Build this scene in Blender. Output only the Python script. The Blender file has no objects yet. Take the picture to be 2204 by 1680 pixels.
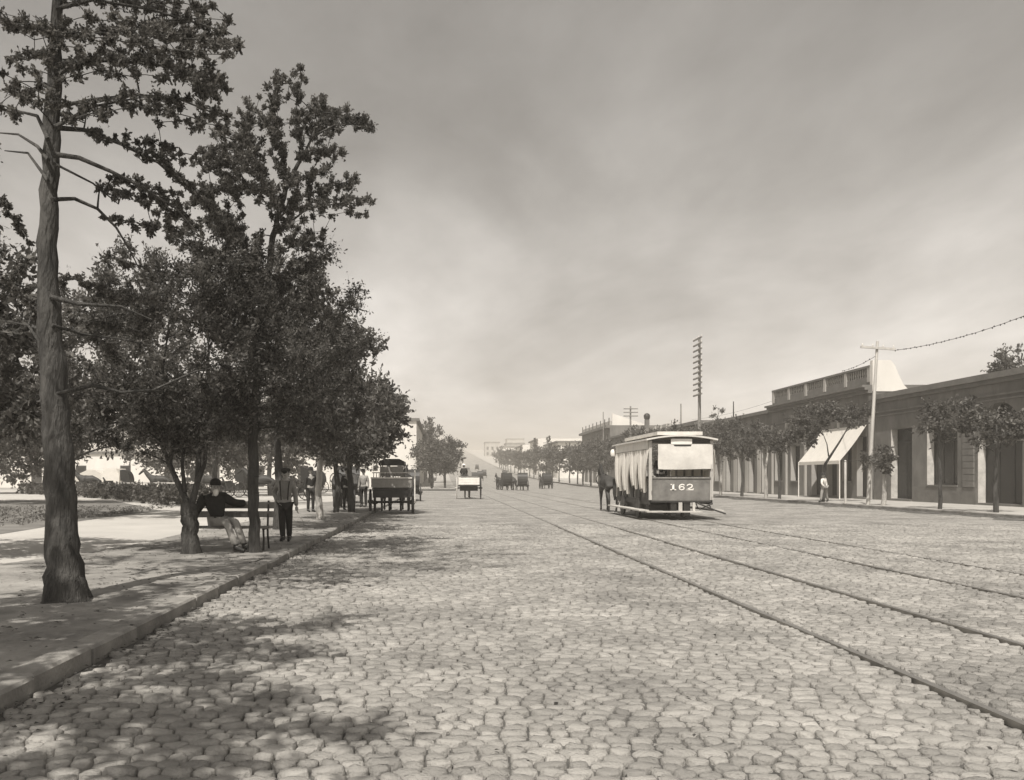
import bpy, math, random
import numpy as np
from mathutils import Vector, Matrix

random.seed(7); RNG = np.random.default_rng(7)
PI = math.pi
# ------------------------------------------------------------------ camera, sky, sun, exposure
F, U0, V0, CH = 1880.0, 952.0, 1028.0, 1.5          # focal length and horizon measured on a 2204 px wide copy
scn = bpy.context.scene
cam_d = bpy.data.cameras.new('camera'); cam = bpy.data.objects.new('camera', cam_d)
scn.collection.objects.link(cam); scn.camera = cam
cam.location = (0, 0, CH); cam.rotation_euler = (PI / 2, 0, 0)
cam_d.sensor_width = 36; cam_d.lens = 36 * F / 2204
cam_d.shift_x = (1102 - U0) / 2204; cam_d.shift_y = (V0 - 840) / 2204
cam_d.clip_start = 0.1; cam_d.clip_end = 8000

SUN = Vector((-0.15, -0.50, 0.85)).normalized()       # towards the sun
world = bpy.data.worlds.new('World'); scn.world = world; world.use_nodes = True
wn = world.node_tree.nodes; wl = world.node_tree.links; wn.clear()
def wnew(t, **k):
    n = wn.new(t)
    for a, b in k.items(): setattr(n, a, b)
    return n
w_out = wnew('ShaderNodeOutputWorld'); w_bg = wnew('ShaderNodeBackground')
sky = wnew('ShaderNodeTexSky', sky_type='NISHITA', sun_disc=False)
sky.sun_elevation = math.asin(SUN.z); sky.sun_rotation = math.atan2(SUN.x, SUN.y)
sky.dust_density = 3.0; sky.air_density = 1.2; sky.ozone_density = 1.0
bw = wnew('ShaderNodeRGBToBW'); wl.new(sky.outputs[0], bw.inputs[0])
tc = wnew('ShaderNodeTexCoord'); sep = wnew('ShaderNodeSeparateXYZ'); wl.new(tc.outputs['Generated'], sep.inputs[0])
za = wnew('ShaderNodeMath', operation='ADD'); za.inputs[1].default_value = 0.16; 
zm = wnew('ShaderNodeMath', operation='MAXIMUM'); zm.inputs[1].default_value = 0.0
wl.new(sep.outputs['Z'], zm.inputs[0]); wl.new(zm.outputs[0], za.inputs[0])
dx = wnew('ShaderNodeMath', operation='DIVIDE'); dy = wnew('ShaderNodeMath', operation='DIVIDE')
wl.new(sep.outputs['X'], dx.inputs[0]); wl.new(za.outputs[0], dx.inputs[1])
wl.new(sep.outputs['Y'], dy.inputs[0]); wl.new(za.outputs[0], dy.inputs[1])
comb = wnew('ShaderNodeCombineXYZ'); wl.new(dx.outputs[0], comb.inputs[0]); wl.new(dy.outputs[0], comb.inputs[1])
mp = wnew('ShaderNodeMapping'); mp.inputs['Rotation'].default_value = (0, 0, 0.5); mp.inputs['Scale'].default_value = (1.0, 0.55, 1)
mp.inputs['Location'].default_value = (2.3, 1.1, 0)
wl.new(comb.outputs[0], mp.inputs[0])
cn = wnew('ShaderNodeTexNoise'); cn.inputs['Scale'].default_value = 1.25; cn.inputs['Detail'].default_value = 7
cn.inputs['Roughness'].default_value = 0.52; cn.inputs['Distortion'].default_value = 0.5
wl.new(mp.outputs[0], cn.inputs['Vector'])
cr = wnew('ShaderNodeMapRange'); cr.inputs['From Min'].default_value = 0.32; cr.inputs['From Max'].default_value = 0.68
cr.inputs['To Min'].default_value = 0.66; cr.inputs['To Max'].default_value = 1.12
wl.new(cn.outputs['Fac'], cr.inputs['Value'])
cn2 = wnew('ShaderNodeTexNoise'); cn2.inputs['Scale'].default_value = 5.5; cn2.inputs['Detail'].default_value = 8; cn2.inputs['Roughness'].default_value = 0.6
wl.new(mp.outputs[0], cn2.inputs['Vector']); cr2 = wnew('ShaderNodeMapRange'); cr2.inputs['From Min'].default_value = .3; cr2.inputs['From Max'].default_value = .7
cr2.inputs['To Min'].default_value = .90; cr2.inputs['To Max'].default_value = 1.08; wl.new(cn2.outputs['Fac'], cr2.inputs['Value'])
cz_ = wnew('ShaderNodeMapRange', interpolation_type='SMOOTHSTEP'); cz_.inputs['From Min'].default_value = .05; cz_.inputs['From Max'].default_value = .55   # thin cloud, palest near the horizon
cz_.inputs['To Min'].default_value = 1.12; cz_.inputs['To Max'].default_value = .78; wl.new(zm.outputs[0], cz_.inputs['Value'])
m_a = wnew('ShaderNodeMath', operation='MULTIPLY'); wl.new(cr.outputs[0], m_a.inputs[0]); wl.new(cr2.outputs[0], m_a.inputs[1])
m_b = wnew('ShaderNodeMath', operation='MULTIPLY'); wl.new(m_a.outputs[0], m_b.inputs[0]); wl.new(cz_.outputs[0], m_b.inputs[1])
mu = wnew('ShaderNodeMath', operation='MULTIPLY'); wl.new(bw.outputs[0], mu.inputs[0]); wl.new(m_b.outputs[0], mu.inputs[1])
tint = wnew('ShaderNodeMix', data_type='RGBA', blend_type='MULTIPLY'); tint.inputs['Factor'].default_value = 1
wl.new(mu.outputs[0], tint.inputs['A']); tint.inputs['B'].default_value = (1.0, 0.955, 0.905, 1)
wl.new(tint.outputs['Result'], w_bg.inputs['Color']); w_bg.inputs['Strength'].default_value = 0.12
wl.new(w_bg.outputs[0], w_out.inputs['Surface'])

sd = bpy.data.lights.new('sun', 'SUN'); sd.energy = 3.7; sd.angle = math.radians(0.6); sd.color = (1.0, 0.95, 0.88)
sun = bpy.data.objects.new('sun', sd); scn.collection.objects.link(sun)
sun.rotation_euler = SUN.to_track_quat('Z', 'Y').to_euler(); sun.location = (0, 0, 60)
vs = scn.view_settings; vs.view_transform = 'Standard'; vs.look = 'None'; vs.exposure = 0.65; vs.gamma = 1.0; vs.use_curve_mapping = False
scn.cycles.max_bounces = 6; scn.cycles.volume_bounces = 1; scn.cycles.transparent_max_bounces = 8

# ------------------------------------------------------------------ helpers
COL = scn.collection
def P(u, v, Y): return Vector(((u - U0) * Y / F, Y, CH + (V0 - v) * Y / F))
YN = [-60, -20, 0, 90, 110, 130, 160, 200, 250, 320, 400, 500, 600, 750, 900, 1000, 1200, 1500]
ZN = [0, 0, 0, 0, .05, .15, .5, 1.2, 2.4, 4.8, 8, 12.5, 17, 24, 29.5, 31, 30, 22]
def zg(y): return float(np.interp(y, YN, ZN))

def link(o, parent=None):
    COL.objects.link(o)
    if parent is not None: o.parent = parent
    return o
ORG = {}                                            # origin of each root, to keep part meshes local
def tag(o, label=None, cat=None, group=None, kind=None):
    if label: o['label'] = label
    if cat: o['category'] = cat
    if group: o['group'] = group
    if kind: o['kind'] = kind
    return o
def empty(name, loc, label=None, cat=None, group=None, rz=0, kind=None):
    o = bpy.data.objects.new(name, None); o.empty_display_size = 0.2
    o.location = loc; o.rotation_euler = (0, 0, rz); link(o); tag(o, label, cat, group, kind)
    return o
def copy_tree(o, parent=None):
    c = o.copy(); link(c, parent)
    for ch in list(o.children): copy_tree(ch, c)
    return c

def np_mesh(name, verts, faces, mats, smooth=False, midx=None):
    me = bpy.data.meshes.new(name)
    verts = np.asarray(verts, dtype=np.float32); faces = np.asarray(faces, dtype=np.int32)
    n, k = faces.shape
    me.vertices.add(len(verts)); me.vertices.foreach_set('co', verts.ravel())
    me.loops.add(n * k); me.loops.foreach_set('vertex_index', faces.ravel())
    me.polygons.add(n); me.polygons.foreach_set('loop_start', np.arange(0, n * k, k, dtype=np.int32))
    try: me.polygons.foreach_set('loop_total', np.full(n, k, dtype=np.int32))
    except Exception: pass
    if smooth: me.polygons.foreach_set('use_smooth', np.ones(n, dtype=bool))
    for m in (mats if isinstance(mats, (list, tuple)) else [mats]): me.materials.append(m)
    if midx is not None: me.polygons.foreach_set('material_index', midx)
    me.update(calc_edges=True); me.validate()
    return me

class MB:
    def __init__(s): s.v = []; s.f = []; s.sm = []
    def add(s, vs_, fs, smooth=False):
        b = len(s.v); s.v += [tuple(x) for x in vs_]; s.f += [tuple(b + i for i in f) for f in fs]; s.sm += [smooth] * len(fs); return s
    def box(s, x0, x1, y0, y1, z0, z1, M=None):
        vv = [Vector(p) for p in ((x0, y0, z0), (x1, y0, z0), (x1, y1, z0), (x0, y1, z0), (x0, y0, z1), (x1, y0, z1), (x1, y1, z1), (x0, y1, z1))]
        if M is not None: vv = [M @ p for p in vv]
        return s.add(vv, [(0, 3, 2, 1), (4, 5, 6, 7), (0, 1, 5, 4), (1, 2, 6, 5), (2, 3, 7, 6), (3, 0, 4, 7)])
    def cbox(s, x0, x1, y0, y1, z0, z1, c=0.02):      # box with chamfered top edges
        vv = [(x0, y0, z0), (x1, y0, z0), (x1, y1, z0), (x0, y1, z0), (x0, y0, z1 - c), (x1, y0, z1 - c), (x1, y1, z1 - c), (x0, y1, z1 - c),
              (x0 + c, y0 + c, z1), (x1 - c, y0 + c, z1), (x1 - c, y1 - c, z1), (x0 + c, y1 - c, z1)]
        return s.add(vv, [(0, 3, 2, 1), (0, 1, 5, 4), (1, 2, 6, 5), (2, 3, 7, 6), (3, 0, 4, 7), (4, 5, 9, 8), (5, 6, 10, 9), (6, 7, 11, 10), (7, 4, 8, 11), (8, 9, 10, 11)])
    def tube(s, pts, r, seg=8, cap=True, smooth=True):
        pts = [Vector(p) for p in pts]; n = len(pts)
        rr = [r] * n if isinstance(r, (int, float)) else list(r)
        T = [(pts[min(i + 1, n - 1)] - pts[max(i - 1, 0)]).normalized() for i in range(n)]
        a = T[0].cross(Vector((0, 0, 1)))
        if a.length < 0.05: a = T[0].cross(Vector((1, 0, 0)))
        a.normalize(); vv = []
        for i in range(n):
            a = (a - T[i] * a.dot(T[i])).normalized(); b = T[i].cross(a)
            for k in range(seg):
                t = 2 * PI * k / seg; vv.append(pts[i] + (a * math.cos(t) + b * math.sin(t)) * rr[i])
        ff = [(i * seg + k, i * seg + (k + 1) % seg, (i + 1) * seg + (k + 1) % seg, (i + 1) * seg + k) for i in range(n - 1) for k in range(seg)]
        s.add(vv, ff, smooth)
        if cap:
            s.add(vv[:seg], [tuple(range(seg))[::-1]]); s.add(vv[-seg:], [tuple(range(seg))])
        return s
    def lathe(s, prof, c=(0, 0, 0), seg=12, M=None, smooth=True):   # prof: [(r, z)]
        vv = []; c = Vector(c)
        for r, z in prof:
            for k in range(seg):
                t = 2 * PI * k / seg; p = Vector((r * math.cos(t), r * math.sin(t), z))
                vv.append((M @ p if M is not None else p) + c)
        ff = [(i * seg + k, i * seg + (k + 1) % seg, (i + 1) * seg + (k + 1) % seg, (i + 1) * seg + k) for i in range(len(prof) - 1) for k in range(seg)]
        return s.add(vv, ff, smooth)
    def ball(s, c, r, seg=12, rings=8, M=None):
        rx, ry, rz = (r, r, r) if isinstance(r, (int, float)) else r
        prof = []; c = Vector(c); vv = []
        for i in range(rings + 1):
            ph = -PI / 2 + PI * i / rings
            for k in range(seg):
                t = 2 * PI * k / seg
                p = Vector((rx * math.cos(ph) * math.cos(t), ry * math.cos(ph) * math.sin(t), rz * math.sin(ph)))
                vv.append((M @ p if M is not None else p) + c)
        ff = [(i * seg + k, i * seg + (k + 1) % seg, (i + 1) * seg + (k + 1) % seg, (i + 1) * seg + k) for i in range(rings) for k in range(seg)]
        return s.add(vv, ff, True)
    def prism(s, poly, axis, a, b):                    # poly of 2D points, extruded along axis from a to b
        def put(p, q):
            return (q, p[0], p[1]) if axis == 0 else (p[0], q, p[1]) if axis == 1 else (p[0], p[1], q)
        n = len(poly); vv = [put(p, a) for p in poly] + [put(p, b) for p in poly]
        ff = [tuple(range(n))[::-1], tuple(range(n, 2 * n))] + [(i, (i + 1) % n, n + (i + 1) % n, n + i) for i in range(n)]
        return s.add(vv, ff)
    def mesh(s, name, mat, off=None):
        me = bpy.data.meshes.new(name)
        vv = s.v if off is None else [(x - off[0], y - off[1], z - off[2]) for x, y, z in s.v]
        me.from_pydata(vv, [], s.f); me.materials.append(mat)
        me.polygons.foreach_set('use_smooth', s.sm); me.update()
        return me
    def build(s, name, mat, parent=None, off=None, world=False):
        """world=True: vertices were given in world coordinates and the (unrotated) root's location is taken off"""
        if world and parent is not None:
            r = parent
            while r.parent is not None: r = r.parent
            off = r.location
        o = bpy.data.objects.new(name, s.mesh(name, mat, off)); link(o, parent); return o

def C(v, w=1.0):                                       # near-neutral warm tone, as the sepia print shows every surface
    return (v * (1 + .02 * w), v * (1 - .02 * w), v * (1 - .09 * w), 1)
def mat(name, v, rough=0.85, vary=0.25, scale=3.0, bump=0.0, bscale=20.0, w=1.0, island=0.0, objr=0.0, transl=0.0, metal=0, stretch=(1, 1, 1), wpos=False):
    m = bpy.data.materials.new(name); m.use_nodes = True; nt = m.node_tree; N = nt.nodes; L = nt.links
    bs = N['Principled BSDF']; bs.inputs['Roughness'].default_value = rough; bs.inputs['Metallic'].default_value = metal
    bs.inputs['Specular IOR Level'].default_value = 0.3
    tcn = N.new('ShaderNodeTexCoord'); vec = tcn.outputs['Object']
    if wpos: vec = N.new('ShaderNodeNewGeometry').outputs['Position']
    mpn = N.new('ShaderNodeMapping'); mpn.inputs['Scale'].default_value = stretch; L.new(vec, mpn.inputs[0]); vec = mpn.outputs[0]
    n1 = N.new('ShaderNodeTexNoise'); n1.inputs['Scale'].default_value = scale; n1.inputs['Detail'].default_value = 6; n1.inputs['Roughness'].default_value = .65
    L.new(vec, n1.inputs['Vector'])
    r1 = N.new('ShaderNodeMapRange'); r1.inputs['From Min'].default_value = .3; r1.inputs['From Max'].default_value = .7
    r1.inputs['To Min'].default_value = 1 - vary; r1.inputs['To Max'].default_value = 1 + vary; L.new(n1.outputs['Fac'], r1.inputs['Value'])
    fac = r1.outputs[0]
    def mulr(src, amt, fac):
        r = N.new('ShaderNodeMapRange'); r.inputs['To Min'].default_value = 1 - amt; r.inputs['To Max'].default_value = 1 + amt
        L.new(src, r.inputs['Value']); mm = N.new('ShaderNodeMath'); mm.operation = 'MULTIPLY'
        L.new(r.outputs[0], mm.inputs[0]); L.new(fac, mm.inputs[1]); return mm.outputs[0]
    if island: fac = mulr(N.new('ShaderNodeNewGeometry').outputs['Random Per Island'], island, fac)
    if objr: fac = mulr(N.new('ShaderNodeObjectInfo').outputs['Random'], objr, fac)
    mx = N.new('ShaderNodeMix'); mx.data_type = 'RGBA'; mx.blend_type = 'MULTIPLY'; mx.inputs['Factor'].default_value = 1
    mx.inputs['A'].default_value = C(v, w); L.new(fac, mx.inputs['B']); L.new(mx.outputs['Result'], bs.inputs['Base Color'])
    if bump:
        n2 = N.new('ShaderNodeTexNoise'); n2.inputs['Scale'].default_value = bscale; n2.inputs['Detail'].default_value = 5; L.new(vec, n2.inputs['Vector'])
        b = N.new('ShaderNodeBump'); b.inputs['Strength'].default_value = bump; b.inputs['Distance'].default_value = 0.06 if 'bark' in name else 0.02
        L.new(n2.outputs['Fac'], b.inputs['Height']); L.new(b.outputs[0], bs.inputs['Normal'])
    if transl:
        tr = N.new('ShaderNodeBsdfTranslucent'); L.new(mx.outputs['Result'], tr.inputs['Color'])
        ms = N.new('ShaderNodeMixShader'); ms.inputs[0].default_value = transl; L.new(bs.outputs[0], ms.inputs[1]); L.new(tr.outputs[0], ms.inputs[2])
        L.new(ms.outputs[0], N['Material Output'].inputs['Surface'])
    return m
M = {}
M['stone'] = mat('cobble_stone', .245, .8, .34, .6, .9, 45, island=.2, wpos=True)
M['stone1'] = mat('cobble_stone_single', .245, .8, .34, .6, .9, 45, objr=.2, wpos=True)
M['joint'] = mat('joint_dirt', .085, .95, .5, 3, .4, 60, wpos=True)
M['earth'] = mat('trodden_earth', .22, .95, .4, 1.3, 1.0, 14, wpos=True)
M['gravel'] = mat('pale_gravel', .40, .9, .12, .5, .3, 30, wpos=True)
M['grass'] = mat('lawn_grass', .15, .95, .35, .7, .8, 25, wpos=True)
M['ground'] = mat('dusty_ground', .29, .95, .2, .05, .2, 5, wpos=True)
M['gutter_and_shade'] = mat('gutter_dirt_and_shade', .10, .95, .5, 2.5, .5, 20, wpos=True)  # dark tone covers both the dirt and painted tree shade
M['kerb'] = mat('kerb_granite', .22, .85, .3, 3, .6, 30, objr=.15)
M['pave'] = mat('pavement_slabs', .34, .85, .2, 1.2, .2, 12, wpos=True)
M['rail'] = mat('rail_steel', .30, .35, .2, 5, metal=.8)
M['railside'] = mat('rail_groove', .035, .9, .2, 5)
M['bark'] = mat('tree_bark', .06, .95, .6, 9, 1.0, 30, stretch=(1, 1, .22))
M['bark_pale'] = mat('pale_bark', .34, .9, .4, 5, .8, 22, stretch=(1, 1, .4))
M['leaf'] = mat('tree_leaf', .115, .6, .45, .9, island=.5, transl=.4, w=1.2)
M['leaf2'] = mat('shrub_leaf', .10, .65, .4, 1.2, island=.45, transl=.25, w=1.2)
M['plaster'] = mat('grey_plaster', .36, .9, .18, .5, .35, 9, stretch=(1, 1, .5))
M['plaster_d'] = mat('brown_plaster', .135, .9, .42, .6, .35, 9, stretch=(1, 1, .5))
M['plaster_w'] = mat('whitewash', .62, .9, .10, .4, .2, 9, stretch=(1, 1, .5))
M['blind'] = mat('grey_blind_canvas', .56, .9, .16, 2.5, .2, 10)
M['limewash'] = mat('worn_limewash', .46, .9, .3, 2, .3, 12)
M['mould'] = mat('moulding', .14, .9, .2, 1.5, .2, 15)
M['roof'] = mat('roof_tar', .22, .9, .2, .8, .2, 6)
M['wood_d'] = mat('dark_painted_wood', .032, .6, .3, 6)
M['wood_m'] = mat('weathered_wood', .20, .85, .35, 8, .5, 30, stretch=(1, 1, .2))
M['wood_l'] = mat('pale_wood', .42, .8, .2, 6, .3, 30, stretch=(1, 1, .2))
M['glass'] = mat('window_glass', .012, .2, .2, 2)
M['paint_w'] = mat('white_paint', .70, .5, .10, 3)
M['paint_g'] = mat('tram_panel_paint', .15, .6, .4, 2.5)
M['black'] = mat('black_leather', .025, .5, .3, 8)
M['iron'] = mat('dark_iron', .04, .5, .3, 10, metal=.5)
M['canvas'] = mat('white_canvas', .78, .9, .06, 2.5, .15, 12, transl=.35)
M['horse'] = mat('dark_bay_horse', .04, .6, .3, 4)
M['horse2'] = mat('brown_horse', .085, .6, .3, 4)
M['skin'] = mat('skin', .34, .6, .1, 8)
M['cloth_d'] = mat('dark_wool', .028, .95, .3, 10)
M['cloth_m'] = mat('grey_cotton', .25, .95, .15, 8, .3, 25)
M['cloth_l'] = mat('light_trousers', .30, .95, .15, 8, .3, 25)
M['cloth_w'] = mat('white_shirt', .68, .95, .08, 8)
M['hair'] = mat('hair', .03, .8, .2, 20)
M['number'] = mat('number_paint', .75, .6, .12, 10)

# far cobble surface: stones come from the texture beyond the reach of the modelled ones
def far_cobbles():
    m = mat('distant_cobbles', .262, .85, .34, .6, 0, 10, wpos=True); N = m.node_tree.nodes; L = m.node_tree.links
    bs = N['Principled BSDF']; g = N.new('ShaderNodeNewGeometry')
    mpn = N.new('ShaderNodeMapping'); mpn.inputs['Scale'].default_value = (6, 7.2, 1); L.new(g.outputs['Position'], mpn.inputs[0])
    vo = N.new('ShaderNodeTexVoronoi'); vo.feature = 'DISTANCE_TO_EDGE'; vo.inputs['Scale'].default_value = 1; L.new(mpn.outputs[0], vo.inputs['Vector'])
    vc = N.new('ShaderNodeTexVoronoi'); vc.inputs['Scale'].default_value = 1; L.new(mpn.outputs[0], vc.inputs['Vector'])
    mr = N.new('ShaderNodeMapRange'); mr.inputs['From Max'].default_value = .16; mr.inputs['To Min'].default_value = .62; L.new(vo.outputs['Distance'], mr.inputs['Value'])
    sepc = N.new('ShaderNodeSeparateColor'); L.new(vc.outputs['Color'], sepc.inputs[0])
    m2 = N.new('ShaderNodeMapRange'); m2.inputs['To Min'].default_value = .78; m2.inputs['To Max'].default_value = 1.2; L.new(sepc.outputs[0], m2.inputs['Value'])
    mm = N.new('ShaderNodeMath'); mm.operation = 'MULTIPLY'; L.new(mr.outputs[0], mm.inputs[0]); L.new(m2.outputs[0], mm.inputs[1])
    src = bs.inputs['Base Color'].links[0].from_socket
    mx = N.new('ShaderNodeMix'); mx.data_type = 'RGBA'; mx.blend_type = 'MULTIPLY'; mx.inputs['Factor'].default_value = 1
    L.new(src, mx.inputs['A']); L.new(mm.outputs[0], mx.inputs['B']); L.new(mx.outputs['Result'], bs.inputs['Base Color'])
    b = N.new('ShaderNodeBump'); b.inputs['Strength'].default_value = .35; b.inputs['Distance'].default_value = .03
    L.new(mr.outputs[0], b.inputs['Height']); L.new(b.outputs[0], bs.inputs['Normal'])
    return m
M['farcob'] = far_cobbles()

# ------------------------------------------------------------------ ground sheets
def sheet(name, x0, x1, y0, y1, dz, m, parent=None, kind='structure', xf=None):
    ys = sorted({y0, y1} | {y for y in YN if y0 < y < y1}); mb = MB(); vv = []
    for y in ys:
        a, b = (x0, x1) if xf is None else xf(y)
        vv += [(a, y, zg(y) + dz), (b, y, zg(y) + dz)]
    mb.add(vv, [(2 * i, 2 * i + 1, 2 * i + 3, 2 * i + 2) for i in range(len(ys) - 1)])
    o = mb.build(name, m, parent)
    if parent is None and kind: o['kind'] = kind
    return o
sheet('ground', -1400, 1400, -60, 1500, -.03, M['ground'])
KX = -2.80                                              # left kerb line
RX = 20.6                                               # right kerb line
WX = 26.3                                               # right building line
road = sheet('road', KX, RX, -12, 27.0, .002, M['joint'])
sheet('road_side', 0, 0, -12, 3.2, .034, M['farcob'], road, xf=lambda y: (KX, RX))
sm_ = MB().add([(7.6, 3.2, .034), (RX, 3.2, .034), (RX, 22.6, .034)], [(0, 1, 2)]); sm_.build('road_side', M['farcob'], road)
sheet('road_far', KX, RX, 27.0, 96, .034, M['farcob'], road)
sheet('road_beyond', 1.7, RX, 96, 900, .034, M['farcob'], road)

# tram rails (the car runs on the right-hand pair)
RAILS = [3.43, 5.05, 7.05, 8.75]
for i, x in enumerate(RAILS):
    top = [.052, .050, .046, .040][i]
    mb = MB()
    ys = sorted(set(list(range(0, 170, 2)) + [130, 160])); w = .028
    vv = []
    for y in ys:
        z = zg(y) + (top if y < 28 else .048)
        vv += [(x - w, y, z - .045), (x - w, y, z), (x + w, y, z), (x + w, y, z - .045)]
    mb.add(vv, [(4 * k + j, 4 * k + 4 + j, 4 * k + 5 + j, 4 * k + 1 + j) for k in range(len(ys) - 1) for j in range(3)])
    r = mb.build('tram_rail', M['rail']); r['kind'] = 'structure'
    gr = MB(); vv = []; x2 = x + .045; ys = [y for y in ys if y < 27]
    for y in ys:
        z = zg(y) + (.012 if y < 28 else .0385); vv += [(x2 - .022 - (.0 if y < 28 else .0), y, z), (x2 + .03, y, z)]
    gr.add(vv, [(2 * k, 2 * k + 1, 2 * k + 3, 2 * k + 2) for k in range(len(ys) - 1)]).build('groove', M['railside'], r)

# cobbles
def cobble_template(rs):
    n = 8; ring = []
    for k in range(n):
        t = 2 * PI * (k + .5) / n; cx, cy = math.cos(t), math.sin(t)
        q = (abs(cx) ** 6 + abs(cy) ** 6) ** (-1 / 6)      # squarish ring
        ring.append((cx * q, cy * q))
    ring = np.array(ring); V = []
    for (sc, z) in ((1.0, -.035), (.94, .012), (.80, .018)):
        for k in range(n): V.append((ring[k, 0] * sc + rs.normal(0, .035), ring[k, 1] * sc + rs.normal(0, .035), z + (rs.normal(0, .003) if z > 0 else 0)))
    V.append((0, 0, .0198)); V = np.array(V)
    Fq = [(i * n + k, i * n + (k + 1) % n, (i + 1) * n + (k + 1) % n, (i + 1) * n + k) for i in range(2) for k in range(n)]
    Ft = []
    for a, b, c, d in Fq: Ft += [(a, b, c), (a, c, d)]
    for k in range(n): Ft.append((2 * n + k, 2 * n + (k + 1) % n, 3 * n))
    return V, np.array(Ft)
TPL = [cobble_template(RNG) for _ in range(14)]
def cobble_rows():
    out = []; y = 3.2; row = 0
    while y < 27.0:
        d = .102 + .022 * RNG.random()
        xa = max(KX + .02, -.51 * y - 3.5); xb = min(RX - .02, .67 * y + 5.5)
        x = xa - .1 * RNG.random()
        while x < xb:
            w = .105 + .09 * RNG.random() ** 1.3
            cx = x + w / 2; wob = .018 * math.sin(cx * 1.7 + row * .13) + .012 * math.sin(cx * 5.1 + row)
            if cx - w / 2 > KX and cx + w / 2 < RX and not any(abs(cx - (r + .02)) < w / 2 + .055 for r in RAILS):
                out.append((cx, y + d / 2 + wob, w * .5 - .003, d * .5 - .001))
            elif cx - w / 2 > KX and cx + w / 2 < RX:        # shortened stones along the rails
                r = min(RAILS, key=lambda q: abs(cx - q)); a, b = cx - w / 2, cx + w / 2
                if cx < r: b = min(b, r - .036)
                else: a = max(a, r + .08)
                if b - a > .05: out.append(((a + b) / 2, y + d / 2 + wob, (b - a) * .5 - .003, d * .5 - .004))
            x += w
        y += d; row += 1
    return out
COB = cobble_rows()
near = [c for c in COB if c[1] > 4.28 and -.50 * c[1] - .05 < c[0] < .66 * c[1] + .05]
near = set(near[:300])
def cz(x, y):                                              # gentle unevenness of the roadway
    return .014 + .010 * math.sin(x * .9 + y * .6) * math.sin(y * .35 - x * .2) + random.gauss(0, .0045)
Vs, Fs, off = [], [], 0
shared = []
for k, (V, Ft) in enumerate(TPL):
    shared.append(np_mesh('cobblestone', V * np.array([.075, .065, 1.0]), Ft, M['stone1'], True))
for c in COB:
    k = random.randrange(len(TPL)); z = cz(c[0], c[1]); hs = random.uniform(.8, 1.35); tx, ty = random.gauss(0, .05), random.gauss(0, .05)
    if c in near:
        o = bpy.data.objects.new('cobblestone', shared[k]); link(o, road)
        o.location = (c[0], c[1], z); o.scale = (c[2] / .075, c[3] / .065, hs); o.rotation_euler = (ty, tx, random.gauss(0, .04))
    else:
        V, Ft = TPL[k]; a = random.gauss(0, .05); W = V * np.array([c[2], c[3], hs])
        W = np.stack([W[:, 0] - W[:, 1] * a + c[0], W[:, 1] + W[:, 0] * a + c[1], W[:, 2] + z + W[:, 0] * tx + W[:, 1] * ty], 1)
        Vs.append(W); Fs.append(Ft + off); off += len(W)
o = bpy.data.objects.new('cobblestones', np_mesh('cobblestones', np.concatenate(Vs), np.concatenate(Fs), M['stone'], True)); link(o, road); o['kind'] = 'stuff'

# left pavement: raised verge of trodden earth with a granite kerb
plaza = sheet('plaza_ground', -300, KX - .26, -14, 92, .12, M['gravel'])
MB().box(KX - .28, KX - .26, -14, 92, -.1, .12).box(-300, KX - .26, 91.98, 92, -.1, .118).build('plaza_edge', M['kerb'], plaza)
def bumpy(name, poly_fn, y0, y1, ny, nx, z0, amp, m, parent=None):
    vv = []
    for j in range(ny + 1):
        y = y0 + (y1 - y0) * j / ny; a, b = poly_fn(y)
        for i in range(nx + 1):
            x = a + (b - a) * i / nx; e = min(1, 4 * min(i, nx - i) / nx) * min(1, 4 * min(j, ny - j) / ny)
            vv.append((x, y, z0 + e * amp * (math.sin(x * 2.1 + y * .7) * math.sin(y * 1.1 - x) + .4 * math.sin(x * 6 + y * 4.3)) * .5 + e * amp * .6))
    ff = [(j * (nx + 1) + i, j * (nx + 1) + i + 1, (j + 1) * (nx + 1) + i + 1, (j + 1) * (nx + 1) + i) for j in range(ny) for i in range(nx)]
    mb = MB(); mb.add(vv, ff, True); o = mb.build(name, m, parent)
    if parent is None: o['kind'] = 'structure'
    return o
bumpy('earth_verge', lambda y: (-6.2 - .9 * math.exp(-((y - 13) / 4) ** 2) + .15 * math.sin(y * .5), KX - .26), -13, 80, 160, 12, .126, .018, M['earth'])
lk = bpy.data.objects.new('left_kerb', None); link(lk); lk['kind'] = 'structure'
y = -6.0; km = []
for k in range(5):
    km.append(MB().cbox(-.13 , .13, .004, .986, -.12, .145, .022).mesh('kerb_stone', M['kerb']))
while y < 91:
    o = bpy.data.objects.new('kerb_stone', random.choice(km)); link(o, lk)
    o.location = (KX - .13 + random.gauss(0, .006), y, random.gauss(0, .006)); o.rotation_euler = (0, random.gauss(0, .012), random.gauss(0, .004)); y += 1
# right pavement and kerb
rp = sheet('right_pavement', RX + .25, 60, 20, 900, .15, M['pave'])
rk = bpy.data.objects.new('right_kerb', None); link(rk); rk['kind'] = 'structure'
y = 20.0
while y < 110:
    o = bpy.data.objects.new('kerb_stone', random.choice(km)); link(o, rk)
    o.location = (RX + .125 + random.gauss(0, .006), y, zg(y) + .012 + random.gauss(0, .005)); y += 1
MB().box(RX, RX + .25, 110, 130, -.1, .19).build('kerb_edge', M['kerb'], rk)
gt = MB(); vv = []  # dirt strip along the right kerb, also standing in for tree shade there
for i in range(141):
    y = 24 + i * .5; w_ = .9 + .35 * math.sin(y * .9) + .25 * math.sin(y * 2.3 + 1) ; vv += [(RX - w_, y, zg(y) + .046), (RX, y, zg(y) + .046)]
gt.add(vv, [(2 * i, 2 * i + 1, 2 * i + 3, 2 * i + 2) for i in range(140)]).build('gutter_and_shade', M['gutter_and_shade'])['kind'] = 'structure'
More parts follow.
